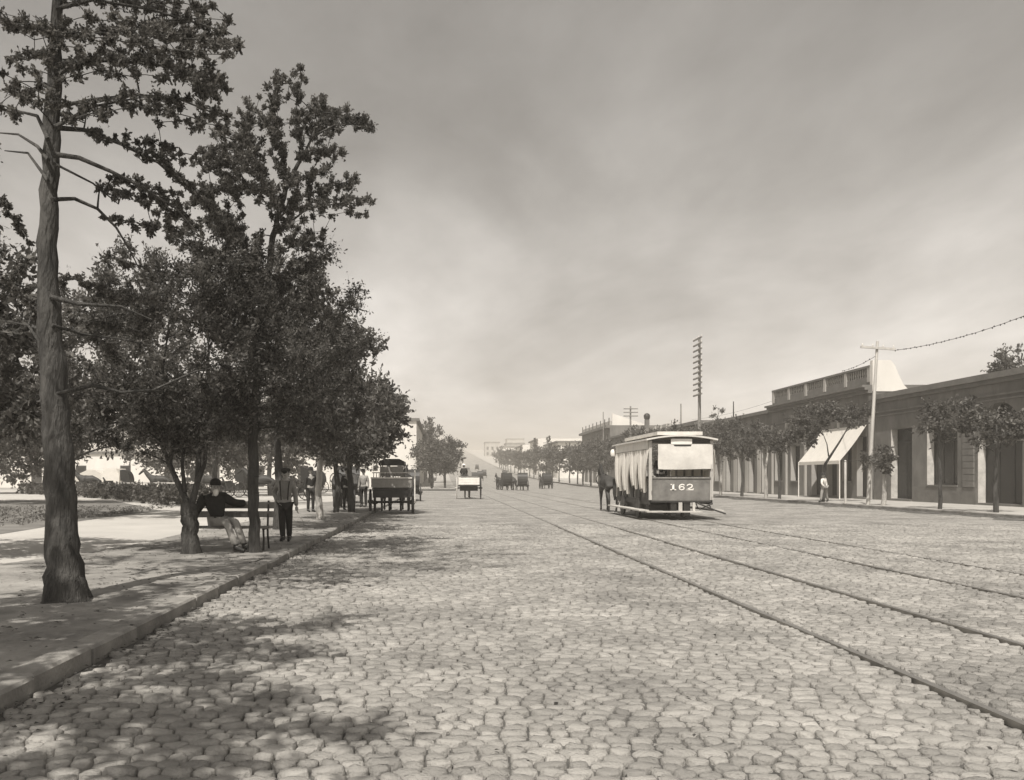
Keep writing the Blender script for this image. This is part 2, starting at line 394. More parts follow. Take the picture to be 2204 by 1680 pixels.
lp = sheet('far_left_pavement', -30, 1.7, 98, 900, .14, M['pave'])
MB().box(1.68, 1.7, 98, 130, -.1, .17).build('kerb_edge', M['kerb'], lp)
# lawn and beds of the square
lawn = bumpy('lawn', lambda y: (-60, -11.6 + .9 * math.exp(-((y - 20) / 6) ** 2) - max(0, (y - 36)) * .5), 12, 52, 30, 10, .128, .03, M['grass'])

# ------------------------------------------------------------------ foliage
def leaves_np(centres, n, size, up=.35, tw=9, lj=.13):
    """centres: (N,4) clump centres and radii; returns quads"""
    Cn = np.asarray(centres, float); N = len(Cn); mid = Cn[:, :3].mean(0)
    per = max(1, n // tw)
    D = RNG.normal(size=(N, tw, 3)); out = Cn[:, :3] - mid; out /= (np.linalg.norm(out, axis=1, keepdims=True) + 1e-6)
    D = D * .75 + out[:, None, :] * .55; D[:, :, 2] += up; D /= np.linalg.norm(D, axis=2, keepdims=True)
    Lg = Cn[:, 3][:, None] * RNG.uniform(.65, 1.35, (N, tw))
    S = Cn[:, None, :3] - D * (Lg * .35)[..., None]
    T = RNG.uniform(0, 1, (N, tw, per)) ** .8
    Pp = S[:, :, None, :] + D[:, :, None, :] * (T * Lg[..., None] * 1.35)[..., None]
    Pp = Pp + RNG.normal(size=Pp.shape) * (Cn[:, 3][:, None, None, None] * lj * (1.15 - T[..., None]))
    Pp = Pp.reshape(-1, 3); m = len(Pp)
    A = RNG.normal(size=(m, 3)) + np.repeat(D.reshape(-1, 3), per, 0) * 1.5; A /= np.linalg.norm(A, axis=1, keepdims=True)
    B = RNG.normal(size=(m, 3)); B -= A * (A * B).sum(1, keepdims=True); B /= np.linalg.norm(B, axis=1, keepdims=True)
    s = size * RNG.uniform(.55, 1.25, (m, 1))
    V = np.stack([Pp - A * s, Pp + B * s * .46 + A * s * .15, Pp + A * s, Pp - B * s * .46 + A * s * .15], 1).reshape(-1, 3)
    Fq = np.arange(4 * m).reshape(-1, 4)
    return V, Fq, S, D, Lg
def bez(a, b, c, n=7):
    return [a * (1 - t) ** 2 + b * 2 * t * (1 - t) + c * t * t for t in [i / (n - 1) for i in range(n)]]
def tree(name, label, trunk, rads, clumps, nleaf=130, lsize=.075, cat='tree', group=None, bark='bark', leaf='leaf', twigs=True, extra=None, seg=10, prim=.16, up=.35, flare=0, tw=9, lj=.13):
    base = Vector(trunk[0]); root = empty(name, base, label, cat, group)
    mb = MB(); pts = [Vector(p) for p in trunk]
    # resample trunk smoothly with slight wobble
    tp, tr = [], []
    for i in range(len(pts) - 1):
        k = 4 if seg >= 10 else 2
        for j in range(k):
            t = j / k; p = pts[i].lerp(pts[i + 1], t)
            tp.append(p + Vector((random.gauss(0, .012), random.gauss(0, .012), 0)) * (1 if i or j else 0)); tr.append((rads[i] * (1 - t) + rads[i + 1] * t) * random.uniform(.95, 1.05))
    tp.append(pts[-1]); tr.append(rads[-1]); mb.tube(tp, tr, seg + 4 if not flare else seg + 10)
    if flare:
        ph = [random.uniform(0, 6) for _ in range(3)]
        for i_, (x, y, z) in enumerate(mb.v):
            hh = max(0, z - base.z); w_ = math.exp(-hh / (flare * 1.6)); a = math.atan2(y - base.y, x - base.x)
            k_ = 1 + w_ * (.35 + .35 * math.sin(4 * a + ph[0]) + .2 * math.sin(7 * a + ph[1]))+ .05 * math.sin(5 * a + ph[2] + hh * 1.5)
            cx_ = base.x if hh < 1.2 else None
            if hh < flare * 6:
                ax = min(tp, key=lambda p: abs(p.z - z)); mb.v[i_] = (ax.x + (x - ax.x) * k_, ax.y + (y - ax.y) * k_, z)
    for i_, (x, y, z) in enumerate(mb.v):
        k_ = random.gauss(0, .035) * rads[0] * .5; mb.v[i_] = (x + k_, y + random.gauss(0, .035) * rads[0] * .5, z)
    if False:
        for k in range(6):
            a = k * PI / 3 + random.uniform(-.3, .3); d = Vector((math.cos(a), math.sin(a), 0))
            mb.tube([base + d * (rads[0] * .25) + Vector((0, 0, flare * 1.5)), base + d * rads[0] * .85 + Vector((0, 0, flare * .5)), base + d * rads[0] * 1.5 + Vector((0, 0, -.05))], [rads[0] * .55, rads[0] * .42, rads[0] * .15], 7)
    samples = [(p, r) for p, r in zip(tp, tr)]
    if extra:
        for line, r0, r1 in extra:
            line = [Vector(q) for q in line]; n = len(line)
            rr = [r0 + (r1 - r0) * i / (n - 1) for i in range(n)]; mb.tube(line, rr, 7)
            samples += [(q, rr[i]) for i, q in enumerate(line)]
    # limbs grow clump by clump from the nearest wood already there
    CC = np.array([c[:3] for c in clumps], float); zt = tp[0].z + (tp[-1].z - tp[0].z) * .3
    SP = [tuple(p) for p, r in samples if p.z > zt] or [tuple(p) for p, r in samples]; SR = [r for p, r in samples if p.z > zt] or [r for p, r in samples]
    best = np.full(len(CC), 1e9); who = np.zeros(len(CC), int)
    def upd(pts_, i0):
        A = np.array(pts_, float); D_ = CC[:, None, :] - A[None]; L_ = np.linalg.norm(D_, axis=2); h_ = np.hypot(D_[..., 0], D_[..., 1])
        c_ = L_ + 1.6 * np.maximum(0, .2 * h_ - D_[..., 2]); k_ = c_.argmin(1); v_ = c_[np.arange(len(CC)), k_]; w_ = v_ < best
        best[w_] = v_[w_]; who[w_] = k_[w_] + i0
    upd(SP, 0); done = np.zeros(len(CC), bool)
    for _ in range(len(CC)):
        q_ = np.where(done, 1e9, best); k = int(q_.argmin()); done[k] = True
        c = Vector(CC[k]); a = Vector(SP[who[k]]); d = c - a; r0 = max(.006, min(SR[who[k]] * .75, .010 + .012 * d.length))
        mid = a + d * .5 + Vector((0, 0, .1 * math.hypot(d.x, d.y))) + Vector((random.gauss(0, .05), random.gauss(0, .05), random.gauss(0, .04))) * d.length
        n = 4 if d.length < 1.2 else 6; line = bez(a, mid, c, n); rr = [r0 + (max(.0045, r0 * .55) - r0) * i / (n - 1) for i in range(n)]
        mb.tube(line, rr, 4 if r0 < .02 else 6, cap=False); i0 = len(SP); new = [tuple(p) for p in line[1:]]
        SP += new; SR += rr[1:]; upd(new, i0)
    mb.build('trunk', M[bark], root, world=True)
    V, Fq, S, D, Lg = leaves_np(clumps, nleaf, lsize, up, tw, lj)
    ob = np.array(base)
    me = np_mesh('crown', V - ob, Fq, M[leaf]); cr_ = bpy.data.objects.new('crown', me); link(cr_, root)
    if twigs:
        Sx = S.reshape(-1, 3); Dx = D.reshape(-1, 3); Lx = Lg.reshape(-1); m = len(Sx)
        A = np.cross(Dx, [0.3, .2, 1]); A /= np.linalg.norm(A, axis=1, keepdims=True); B = np.cross(Dx, A)
        E = Sx + Dx * (Lx * 1.3)[:, None]; w = .007
        V2 = np.stack([Sx + A * w, Sx - A * w * .5 + B * w * .87, Sx - A * w * .5 - B * w * .87, E], 1).reshape(-1, 3)
        i0 = np.arange(m)[:, None] * 4; F2 = np.concatenate([i0 + np.array([[0, 1, 3]]), i0 + np.array([[1, 2, 3]]), i0 + np.array([[2, 0, 3]])])
        tw = bpy.data.objects.new('twigs', np_mesh('twigs', V2 - ob, F2, M[bark])); link(tw, root); tw['kind'] = 'stuff'
    return root
def blob(n, c, r, rc, hollow=.35, flat=.0, seedn=None):
    """clump centres spread in an ellipsoid, thinned by a noise of gaps"""
    out = []; c = Vector(c); tries = 0
    ph = [random.uniform(0, 6) for _ in range(3)]
    while len(out) < n and tries < n * 30:
        tries += 1
        d = Vector((random.gauss(0, 1), random.gauss(0, 1), random.gauss(0, 1))).normalized(); q = random.random() ** .45
        if q < hollow: continue
        p = Vector((d.x * r[0], d.y * r[1], d.z * r[2])) * q + c
        if math.sin(p.x * 1.9 + ph[0]) + math.sin(p.y * 1.3 + ph[1]) + math.sin(p.z * 2.3 + ph[2]) > 1.35: continue
        out.append((p.x, p.y, p.z, rc * random.uniform(.7, 1.3)))
    return out
def pxc(lst, Y, dy=.8, sc=1.0):
    """clumps given as measured picture points, spread in depth about the distance Y"""
    out = []
    for u, v, r in lst:
        yy = Y + random.uniform(-dy, dy); p = P(u, v, yy); out.append((p.x, p.y, p.z, r * yy / F * sc))
    return out
def spray(lines, Y, dy, step=14, r=14):
    """clumps strung along measured branch lines"""
    out = []
    for ln in lines:
        yy = Y + random.uniform(-dy, dy)
        for (a, b), (c, d) in zip(ln[:-1], ln[1:]):
            n = max(1, int(math.hypot(c - a, d - b) / step))
            for i in range(n):
                t = (i + random.random()) / n; out.append((a + (c - a) * t + random.gauss(0, 5), b + (d - b) * t + random.gauss(0, 5), r * random.uniform(.6, 1.35), yy))
    return [(*P(u, v, y_ + random.gauss(0, .12)), rr * y_ / F) for u, v, rr, y_ in out]

# --- big tree at the left edge
Y1 = 9.75
tk = [(142, 1306), (138, 1240), (133, 1150), (126, 1000), (118, 850), (106, 700), (104, 600), (105, 450), (112, 300), (118, 150), (122, 50), (124, -90), (124, -240)]
rd = [44, 37, 34.5, 31, 28, 25, 21, 19, 17, 14, 11, 8, 3]
tr1 = [P(u, v, Y1 + .02 * i) for i, (u, v) in enumerate(tk)]; tr1[0].z = .05
br1 = [[(125, 78), (210, 70), (300, 62), (400, 90), (500, 100)], [(124, 160), (190, 130), (300, 135), (400, 150), (480, 190)], [(122, 230), (200, 215), (300, 205), (390, 215), (450, 240), (500, 250)],
       [(118, 130), (90, 110), (60, 130), (30, 120)], [(118, 200), (90, 180), (60, 210), (20, 190)], [(120, 20), (200, 0), (320, 20), (440, 55), (500, 75)], [(122, -60), (220, -80), (330, -60), (430, -20)],
       [(122, -120), (60, -160), (0, -120)], [(118, 60), (60, 60), (0, 50)], [(380, 150), (430, 170), (470, 215)], [(300, 62), (350, 45), (430, 40)]]
def widen(lines, k, sp):
    out = []
    for ln in lines:
        for _ in range(k):
            o = random.gauss(0, sp); o2 = random.gauss(0, sp * .5); out.append([(u + o2, v + o) for u, v in ln])
    return out
c1 = spray(br1, Y1, .8, 17, 15) + spray(widen(br1, 3, 26), Y1, 1.5, 23, 15)
c1 += blob(260, (-3.6, Y1 + .4, 10.0), (3.3, 4.0, 1.5), .4) + blob(60, (-6.6, Y1 + 1.5, 4.6), (1.8, 1.6, 1.5), .3, 0)
bare = []
for ln, r0 in (([(116, 275), (180, 280), (260, 310), (340, 350), (440, 440), (500, 520)], 6), ([(114, 332), (170, 340), (240, 370), (300, 400), (380, 450), (440, 520)], 6),
               ([(112, 430), (160, 428), (210, 450), (250, 490), (280, 540), (300, 580)], 5), ([(112, 350), (200, 395), (255, 440)], 3), ([(116, 275), (200, 230), (330, 205)], 5),
               ([(104, 300), (80, 250), (40, 240), (0, 225)], 5), ([(104, 345), (80, 315), (40, 290), (-20, 285)], 5), ([(104, 390), (60, 330), (10, 325)], 4), ([(110, 640), (170, 655), (260, 660), (330, 690)], 6),
               ([(112, 850), (200, 830), (260, 845), (330, 840), (420, 800), (470, 790)], 5), ([(112, 700), (180, 720), (260, 730), (330, 745)], 4), ([(100, 760), (60, 700), (0, 690)], 4)):
    yy = Y1 + random.uniform(-.2, .5); pts_ = [P(u, v, yy + .12 * i) for i, (u, v) in enumerate(ln)]; pts_[0] = P(*ln[0], Y1)
    sm = []
    for i in range(len(pts_) - 1):
        for t in (0, .5): sm.append(pts_[i].lerp(pts_[i + 1], t))
    sm.append(pts_[-1]); bare.append((sm, r0 * Y1 / F, .006))
for ln in br1:
    pp = [P(u, v, Y1 + .12 * i) for i, (u, v) in enumerate(ln)]; pp[0] = P(*ln[0], Y1); bare.append((pp, 4.5 * Y1 / F, .006))
c1 += spray([[(300, 330), (350, 350), (440, 430), (500, 520)], [(230, 380), (300, 400), (400, 470)], [(40, 250), (0, 230)], [(60, 620), (160, 600), (250, 640)], [(150, 690), (260, 700), (330, 720)], [(200, 640), (330, 640)],
             [(60, 560), (20, 600), (70, 660)], [(-60, 420), (20, 440), (60, 520)]], Y1 + .6, .9, 9, 11)
c1 += spray(widen([[(190, 295), (300, 325), (400, 345)], [(210, 400), (300, 415), (390, 430)], [(230, 500), (300, 520), (390, 520)], [(240, 560), (330, 600)], [(330, 285), (440, 300)], [(300, 440), (420, 480)]], 2, 20), Y1 + .8, 1.0, 20, 12)
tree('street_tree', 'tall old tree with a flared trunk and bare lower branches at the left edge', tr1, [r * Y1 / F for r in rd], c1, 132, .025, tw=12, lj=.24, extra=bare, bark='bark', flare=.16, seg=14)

# --- slim tall tree (third trunk) with the wind-blown top
Y3 = 16.0
tk = [(548, 1193), (547, 1100), (545, 1000), (546, 900), (556, 780), (568, 660), (585, 530), (600, 450), (618, 400), (650, 340), (672, 295)]
rd = [13, 11.5, 11, 10.5, 9.5, 8, 6.5, 5.5, 5, 3.5, 2]
tr3 = [P(u, v, Y3) for u, v in tk]; tr3[0].z = .05
top3 = [[(560, 600), (520, 520), (470, 460), (430, 400)], [(600, 450), (560, 380), (540, 300), (525, 245)], [(618, 400), (600, 300), (590, 230), (607, 165)], [(650, 340), (640, 270), (638, 220), (655, 160)],
        [(672, 295), (690, 250), (697, 200)], [(672, 295), (720, 270), (760, 268), (800, 268)], [(600, 500), (660, 450), (730, 438), (800, 440)], [(600, 470), (650, 425), (720, 400), (770, 395)],
        [(580, 560), (640, 520), (700, 530)], [(590, 430), (540, 400), (480, 370), (440, 330)], [(540, 300), (500, 300), (465, 290)], [(560, 380), (510, 345), (455, 350)], [(600, 300), (570, 270), (545, 230)],
        [(650, 340), (700, 320), (735, 335)], [(640, 270), (670, 240), (720, 245), (750, 240)], [(500, 480), (450, 470), (400, 480)], [(560, 640), (600, 600), (660, 580), (700, 560)], [(520, 520), (470, 540), (400, 520), (360, 500)],
        [(618, 400), (660, 380), (700, 360)], [(540, 330), (480, 320), (420, 350)], [(520, 420), (470, 410), (410, 440)]]
c3 = spray(top3, Y3, .7, 13, 13) + spray(widen(top3, 3, 15), Y3, 1.2, 19, 12)
m3 = P(620, 700, Y3); c3 += blob(190, (m3.x, Y3 + .3, m3.z - .2), (1.62, 1.8, 1.85), .27)
ex3 = []
for ln in top3:
    pp = [P(u, v, Y3 + .1 * i) for i, (u, v) in enumerate(ln)]; pp[0] = P(*ln[0], Y3); ex3.append((pp, 2.6 * Y3 / F, .005))
pp = [P(548, 1060, Y3), P(575, 1015, Y3 + .1), P(600, 960, Y3 + .3), P(590, 900, Y3 + .5)]
c3 += spray(widen([[(430, 330), (500, 400), (540, 470)], [(420, 430), (500, 470), (570, 520)], [(470, 250), (520, 330)]], 2, 18), Y3 + .3, 1.0, 20, 12)
tree('street_tree', 'slender tree at the right end of the bench with a thin windblown top', tr3, [r * Y3 / F for r in rd], c3, 120, .032, tw=12, lj=.24, extra=ex3, seg=12, up=.5, flare=.05)
# --- forked tree to the left of the bench
Y2 = 15.6
tr2 = [P(411, 1195, Y2), P(409, 1150, Y2), P(408, 1110, Y2), P(407, 1085, Y2)]; tr2[0].z = .05
ex2 = []
for ln, r0 in (([(407, 1090), (385, 1045), (365, 1000), (345, 950), (325, 900), (300, 820)], 7.5), ([(412, 1090), (425, 1040), (428, 985), (425, 930), (440, 860), (450, 760), (440, 640)], 8), ([(398, 1060), (392, 1000), (398, 950), (375, 915)], 5),
               ([(425, 1040), (440, 1000), (446, 940), (450, 880), (500, 800)], 6), ([(365, 1000), (372, 960), (365, 900), (350, 800), (370, 650)], 5), ([(398, 950), (415, 930), (425, 930)], 4),
               ([(300, 820), (250, 760), (200, 720)], 4)):
    pp = [P(u, v, Y2 + .05 * i) for i, (u, v) in enumerate(ln)]; ex2.append((pp, r0 * Y2 / F, .012))
m2 = P(400, 720, Y2); c2 = blob(380, (m2.x, Y2 + .2, m2.z - .1), (1.95, 1.9, 2.0), .30, hollow=.2) + blob(90, (P(330, 880, Y2)[0], Y2 + .3, P(0, 905, Y2)[2]), (1.8, 1.4, .7), .28, hollow=.0)
tree('street_tree', 'forked low tree whose stems fan out left of the seated man', tr2, [.155, .15, .15, .14], c2, 120, .038, tw=12, lj=.2, extra=ex2, seg=12, flare=.07)

def simple_tree(label, base, h, crown, n, rc, r0=.11, nleaf=110, ls=.07, lean=(0, 0), **k):
    """crown: list of ((cx,cy,cz),(rx,ry,rz),weight) relative to base"""
    b = Vector(base); tot = sum(w for _, _, w in crown); cl = []
    for c, r, w in crown: cl += blob(int(n * w / tot), b + Vector(c), r, rc, hollow=.15)
    pts_ = [b + Vector((lean[0] * t, lean[1] * t, h * t)) + Vector((random.gauss(0, .05) * (t > .1), random.gauss(0, .05) * (t > .1), 0)) for t in (0, .25, .5, .75, 1)]
    return tree(k.pop('name', 'street_tree'), label, pts_, [r0, r0 * .85, r0 * .7, r0 * .5, r0 * .2], cl, nleaf, ls, **k)
simple_tree('kerbside tree standing just outside the picture whose crown shades the foreground kerb', (-4.6, .4, .12), 6.0, [((.45, .8, 6.0), (2.6, 3.4, 1.4), 1), ((-.2, 4.2, 6.9), (2.6, 2.4, 1.0), .6)], 420, .42, .17, 100, .07)
# --- the rest of the kerbside row on the left, going away
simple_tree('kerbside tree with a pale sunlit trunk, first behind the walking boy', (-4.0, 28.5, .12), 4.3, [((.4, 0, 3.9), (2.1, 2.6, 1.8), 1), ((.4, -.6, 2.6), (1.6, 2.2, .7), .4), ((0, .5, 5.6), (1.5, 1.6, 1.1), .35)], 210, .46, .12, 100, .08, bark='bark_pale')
simple_tree('dark-trunked kerbside tree next behind the pale-trunked tree', (-4.15, 34, .12), 3.9, [((.8, 0, 3.6), (2.1, 2.4, 1.5), 1), ((.6, -.5, 2.5), (1.5, 2.0, .6), .4)], 170, .5, .13, 100, .085)
simple_tree('kerbside tree overhanging the parked delivery wagon', (-3.6, 34.6, .12), 4.1, [((.5, 0, 3.6), (1.7, 2.2, 1.4), 1)], 120, .5, .14, 100, .085)
simple_tree('bushy kerbside tree between the bench and the pale trunk', (-4.35, 23, .12), 4.9, [((.5, 0, 4.3), (2.3, 2.3, 1.9), 1), ((.2, -.3, 6.1), (1.4, 1.5, 1.0), .35), ((.9, 0, 2.9), (2.0, 2.0, .6), .35)], 230, .42, .13, 110, .075)
# --- inner row across the pale walk and trees deeper in the square
simple_tree('inner tree of the square in shade behind the big left trunk', (-9.2, 15, .12), 4.6, [((0, 0, 4.0), (2.8, 2.3, 2.0), 1), ((.6, 0, 2.4), (2.4, 1.8, .5), .25)], 190, .46, .14, 110, .075)
simple_tree('broad tree on the far side of the pale walk, left of the forked tree', (-12.8, 30, .12), 5.2, [((.5, 0, 4.6), (4.2, 3.5, 2.6), 1)], 230, .62, .17, 100, .095)
simple_tree('tree on the far side of the pale walk behind the seated man', (-11.4, 44, .12), 5.0, [((0, 0, 4.5), (4.4, 3.8, 2.5), 1)], 210, .7, .16, 90, .11)
simple_tree('large tree on the lawn at the left edge behind the hedge', (-24, 46, .12), 6.4, [((0, 0, 5.4), (6.5, 5, 4.1), 1)], 240, .95, .22, 100, .14)
simple_tree('tree deep in the square behind the parked carriages', (-13, 66, .12), 6.5, [((0, 0, 4.8), (5.5, 5, 3.2), 1)], 240, .95, .2, 90, .14)
simple_tree('tree at the far end of the square beside the white end wall', (-9.5, 84, .12), 6.0, [((0, 0, 5.0), (4.2, 4.5, 2.7), 1)], 150, .9, .18, 90, .14)
simple_tree('low tree in the square between the carriages and the white building', (-22, 78, .12), 6.0, [((0, 0, 4.3), (7, 5, 3.1), 1)], 230, 1.0, .2, 90, .15)
simple_tree('distant tree of the square far left in front of the white building', (-38, 74, .12), 6.5, [((0, 0, 5.0), (8.5, 5, 3.9), 1)], 260, 1.2, .25, 90, .17)
# hedge
def hedge(label, line, w, h, n, ls, z0=.12):
    V = [Vector((x, y, z0)) for x, y in line]; root = empty('hedge', V[0], label, 'hedge'); cl = []
    L = [0]; 
    for a, b in zip(V[:-1], V[1:]): L.append(L[-1] + (b - a).length)
    for _ in range(n):
        s = random.random() * L[-1]; i = max(j for j in range(len(L) - 1) if L[j] <= s); t = (s - L[i]) / (L[i + 1] - L[i]); p = V[i].lerp(V[i + 1], t)
        d = (V[i + 1] - V[i]).normalized(); nn = Vector((-d.y, d.x, 0)); q = p + nn * random.uniform(0, w)
        cl.append((q.x, q.y, z0 + h * random.random() ** .6 * (.8 + .2 * math.sin(s)), .3))
    V4, Fq, *_ = leaves_np(cl, 60, ls, .3); o = bpy.data.objects.new('leaves', np_mesh('leaves', V4 - np.array(root.location), Fq, M['leaf2'])); link(o, root); o['kind'] = 'stuff'
    return root
hedge('low dark clipped hedge curving along the lawn of the square', [(-36, 74), (-22, 56), (-16.8, 47.5), (-13.8, 42.5), (-13.0, 41)], 3.0, .85, 900, .1)
# lawn grass blades near the walk
cl = [(random.uniform(-22, -11.9), random.uniform(16, 40), .14, .25) for _ in range(1500)]
V4, Fq, *_ = leaves_np(cl, 18, .045, 1.2); V4[:, 2] = np.clip(V4[:, 2], .12, .24)
gr = bpy.data.objects.new('grass', np_mesh('grass', V4, Fq, M['grass'])); link(gr); gr['kind'] = 'stuff'

def litter(name, n, xf, y0, y1, z, size, m, parent=None):
    Y_ = RNG.uniform(y0, y1, n); X_ = xf(Y_, n); a = RNG.uniform(0, 6.28, n); s_ = size * RNG.uniform(.4, 1.4, n); c_, d_ = np.cos(a) * s_, np.sin(a) * s_; Z_ = z + RNG.uniform(.004, .02, n)
    V = np.stack([np.stack([X_ - c_, Y_ - d_, Z_ + RNG.normal(0, .004, n)], 1), np.stack([X_ + d_ * .5, Y_ - c_ * .5, Z_ + RNG.uniform(0, .012, n)], 1), np.stack([X_ + c_, Y_ + d_, Z_ + RNG.normal(0, .004, n)], 1), np.stack([X_ - d_ * .5, Y_ + c_ * .5, Z_ + RNG.uniform(0, .012, n)], 1)], 1).reshape(-1, 3)
    o = bpy.data.objects.new(name, np_mesh(name, V, np.arange(4 * n).reshape(-1, 4), m)); link(o, parent); o['kind'] = 'stuff'
litter('fallen_leaves', 1500, lambda y, n: RNG.uniform(-6.2, KX - .02, n), 4, 30, .145, .03, M['leaf2'])
litter('gutter_litter', 1800, lambda y, n: KX + .02 + np.abs(RNG.normal(0, .22, n)), 3, 34, .03, .018, M['joint'])
litter('road_litter', 2600, lambda y, n: RNG.uniform(-2.6, 19, n), 4, 34, .034, .02, M['wood_m'])
litter('straw', 900, lambda y, n: RX - np.abs(RNG.normal(0, .8, n)), 26, 60, .05, .06, M['joint'])
# ------------------------------------------------------------------ buildings
def wall_grid(L, H, ops, th, mb, x0=0.0, s=1):
    """street wall from y 0..L, z 0..H with real openings and reveals; outer face at x0, thickness th towards +x*s"""
    ys = sorted({0, L} | {a for a, b, *_ in ops} | {b for a, b, *_ in ops}); zs = sorted({0, H} | {o[2] for o in ops} | {o[3] for o in ops})
    hole = lambda y, z: any(o[0] < y < o[1] and o[2] < z < o[3] for o in ops)
    xf, xb = x0, x0 + s * th
    G = {}
    for i in range(len(ys) - 1):
        for j in range(len(zs) - 1): G[i, j] = not hole((ys[i] + ys[i + 1]) / 2, (zs[j] + zs[j + 1]) / 2)
    for (i, j), solid in G.items():
        if not solid: continue
        a, b, c, d = ys[i], ys[i + 1], zs[j], zs[j + 1]
        mb.add([(xf, a, c), (xf, b, c), (xf, b, d), (xf, a, d)], [(0, 3, 2, 1)]); mb.add([(xb, a, c), (xb, b, c), (xb, b, d), (xb, a, d)], [(0, 1, 2, 3)])
        for di, dj, q in ((-1, 0, [(xf, a, c), (xb, a, c), (xb, a, d), (xf, a, d)]), (1, 0, [(xf, b, c), (xf, b, d), (xb, b, d), (xb, b, c)]),
                          (0, -1, [(xf, a, c), (xf, b, c), (xb, b, c), (xb, a, c)]), (0, 1, [(xf, a, d), (xb, a, d), (xb, b, d), (xf, b, d)])):
            if not G.get((i + di, j + dj), False): mb.add(q, [(0, 1, 2, 3)])
def building(label, X, Y0, Y1, Z0, H, ops, name='street_building', depth=12, th=.55, m='plaster', s=1, cornice=(), group=None, mould='mould', roofz=.5, cat='building', detail=True):
    L = Y1 - Y0; root = empty(name, (X, Y0, Z0), label, cat, group)
    ol = [(o[0] - Y0, o[1] - Y0, o[2], o[3], o[4]) for o in ops]
    mb = MB(); wall_grid(L, H, [o[:4] for o in ol], th, mb, 0, s)
    def bx(mb, xa, xb, *r): mb.box(min(s * xa, s * xb), max(s * xa, s * xb), *r)
    bx(mb, th + .001, depth, 0, .3, 0, H); bx(mb, th + .001, depth, L - .3, L, 0, H); bx(mb, depth - .3, depth - .001, .301, L - .301, 0, H)
    for (a, b, c, d, k) in ol:
        if k == 'arch':                                   # fill the corners above the springing
            n = 8; cy, r = (a + b) / 2, (b - a) / 2; zc = d - r
            for sg in (-1, 1):
                poly = [(cy + sg * r, d)] + [(cy + sg * r * math.cos(t), zc + r * math.sin(t)) for t in [PI / 2 * i / n for i in range(n + 1)]]
                mb.prism(poly, 0, s * .0, s * th)
    mb.build('wall', M[m], root)
    r = MB(); bx(r, th + .002, depth - .302, .302, L - .302, H - roofz - .15, H - roofz); r.build('roof', M['roof'], root)
    for (z0, z1, pr) in cornice:
        c = MB(); bx(c, -pr, -.0, .004, L - .004, z0, z1); c.build('moulding', M[mould], root)
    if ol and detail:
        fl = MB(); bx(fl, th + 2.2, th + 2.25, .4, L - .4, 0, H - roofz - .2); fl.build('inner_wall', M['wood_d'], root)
    for (a, b, c, d, k) in ol:
        x0, x1 = .37, .43; w = .07
        if detail and s == 1 and X < 27:
            jb = MB(); bx(jb, .002, x0 - .002, b - .03, b - .001, c + .001, d - (.001 if k != 'arch' else (b - a) / 2)); jb.build('door_jamb' if k != 'window' else 'window_jamb', M['limewash'] if Y0 < 40 else M['plaster'], root)
        if k in ('window', 'arch', 'shop'):
            f = MB(); bx(f, x0, x1, a + .002, a + w, c + .002, d - .002); bx(f, x0, x1, b - w, b - .002, c + .002, d - .002)
            bx(f, x0, x1, a + w, b - w, c + .002, c + w); bx(f, x0, x1, a + w, b - w, d - w, d - .002)
            zt = c + (d - c) * .72; bx(f, x0, x1, a + w, b - w, zt, zt + .06)
            nm = 2 if (b - a) < 2 else 3
            for i in range(1, nm): yy = a + (b - a) * i / nm; bx(f, x0 + .004, x1 - .004, yy - .025, yy + .025, c + w, d - w)
            fo = f.build('window_frame' if k != 'arch' else 'gate_frame', M['wood_d'], root)
            g = MB(); bx(g, x0 + .025, x0 + .032, a + w - .01, b - w + .01, c + w - .01, d - w + .01); g.build('pane', M['glass'], fo)
            if detail and k == 'window':
                sl = MB(); bx(sl, -.07, .24, a - .06, b + .06, c - .09, c + .0); sl.build('window_sill', M[mould], root)
        elif k == 'door':
            zt = c + (d - c) * .8
            f = MB(); bx(f, x0, x1 + .04, a + .002, a + w, c, d - .002); bx(f, x0, x1 + .04, b - w, b - .002, c, d - .002); bx(f, x0, x1 + .04, a + w, b - w, zt, zt + .08); bx(f, x0, x1 + .04, a + w, b - w, d - w, d - .002)
            fo = f.build('door_frame', M['wood_d'], root)
            g = MB(); bx(g, x0 + .03, x0 + .04, a + w, b - w, zt + .08, d - w); g.build('pane', M['glass'], fo)
            for i in range(2):
                ya = a + w + .004 + i * (b - a - 2 * w) / 2; yb = ya + (b - a - 2 * w) / 2 - .012
                dl = MB(); bx(dl, x0 + .02, x0 + .06, ya, yb, c, zt - .004)
                bx(dl, x0 + .005, x0 + .02, ya + .1, yb - .1, c + .15, c + (zt - c) * .42); bx(dl, x0 + .005, x0 + .02, ya + .1, yb - .1, c + (zt - c) * .5, zt - .15)
                dl.build('door_leaf', M['wood_d'], root)
            if detail:
                st = MB(); bx(st, -.16, .2, a - .05, b + .05, .0, .1); st.build('step', M[mould], root)
    return root
SZ = .15
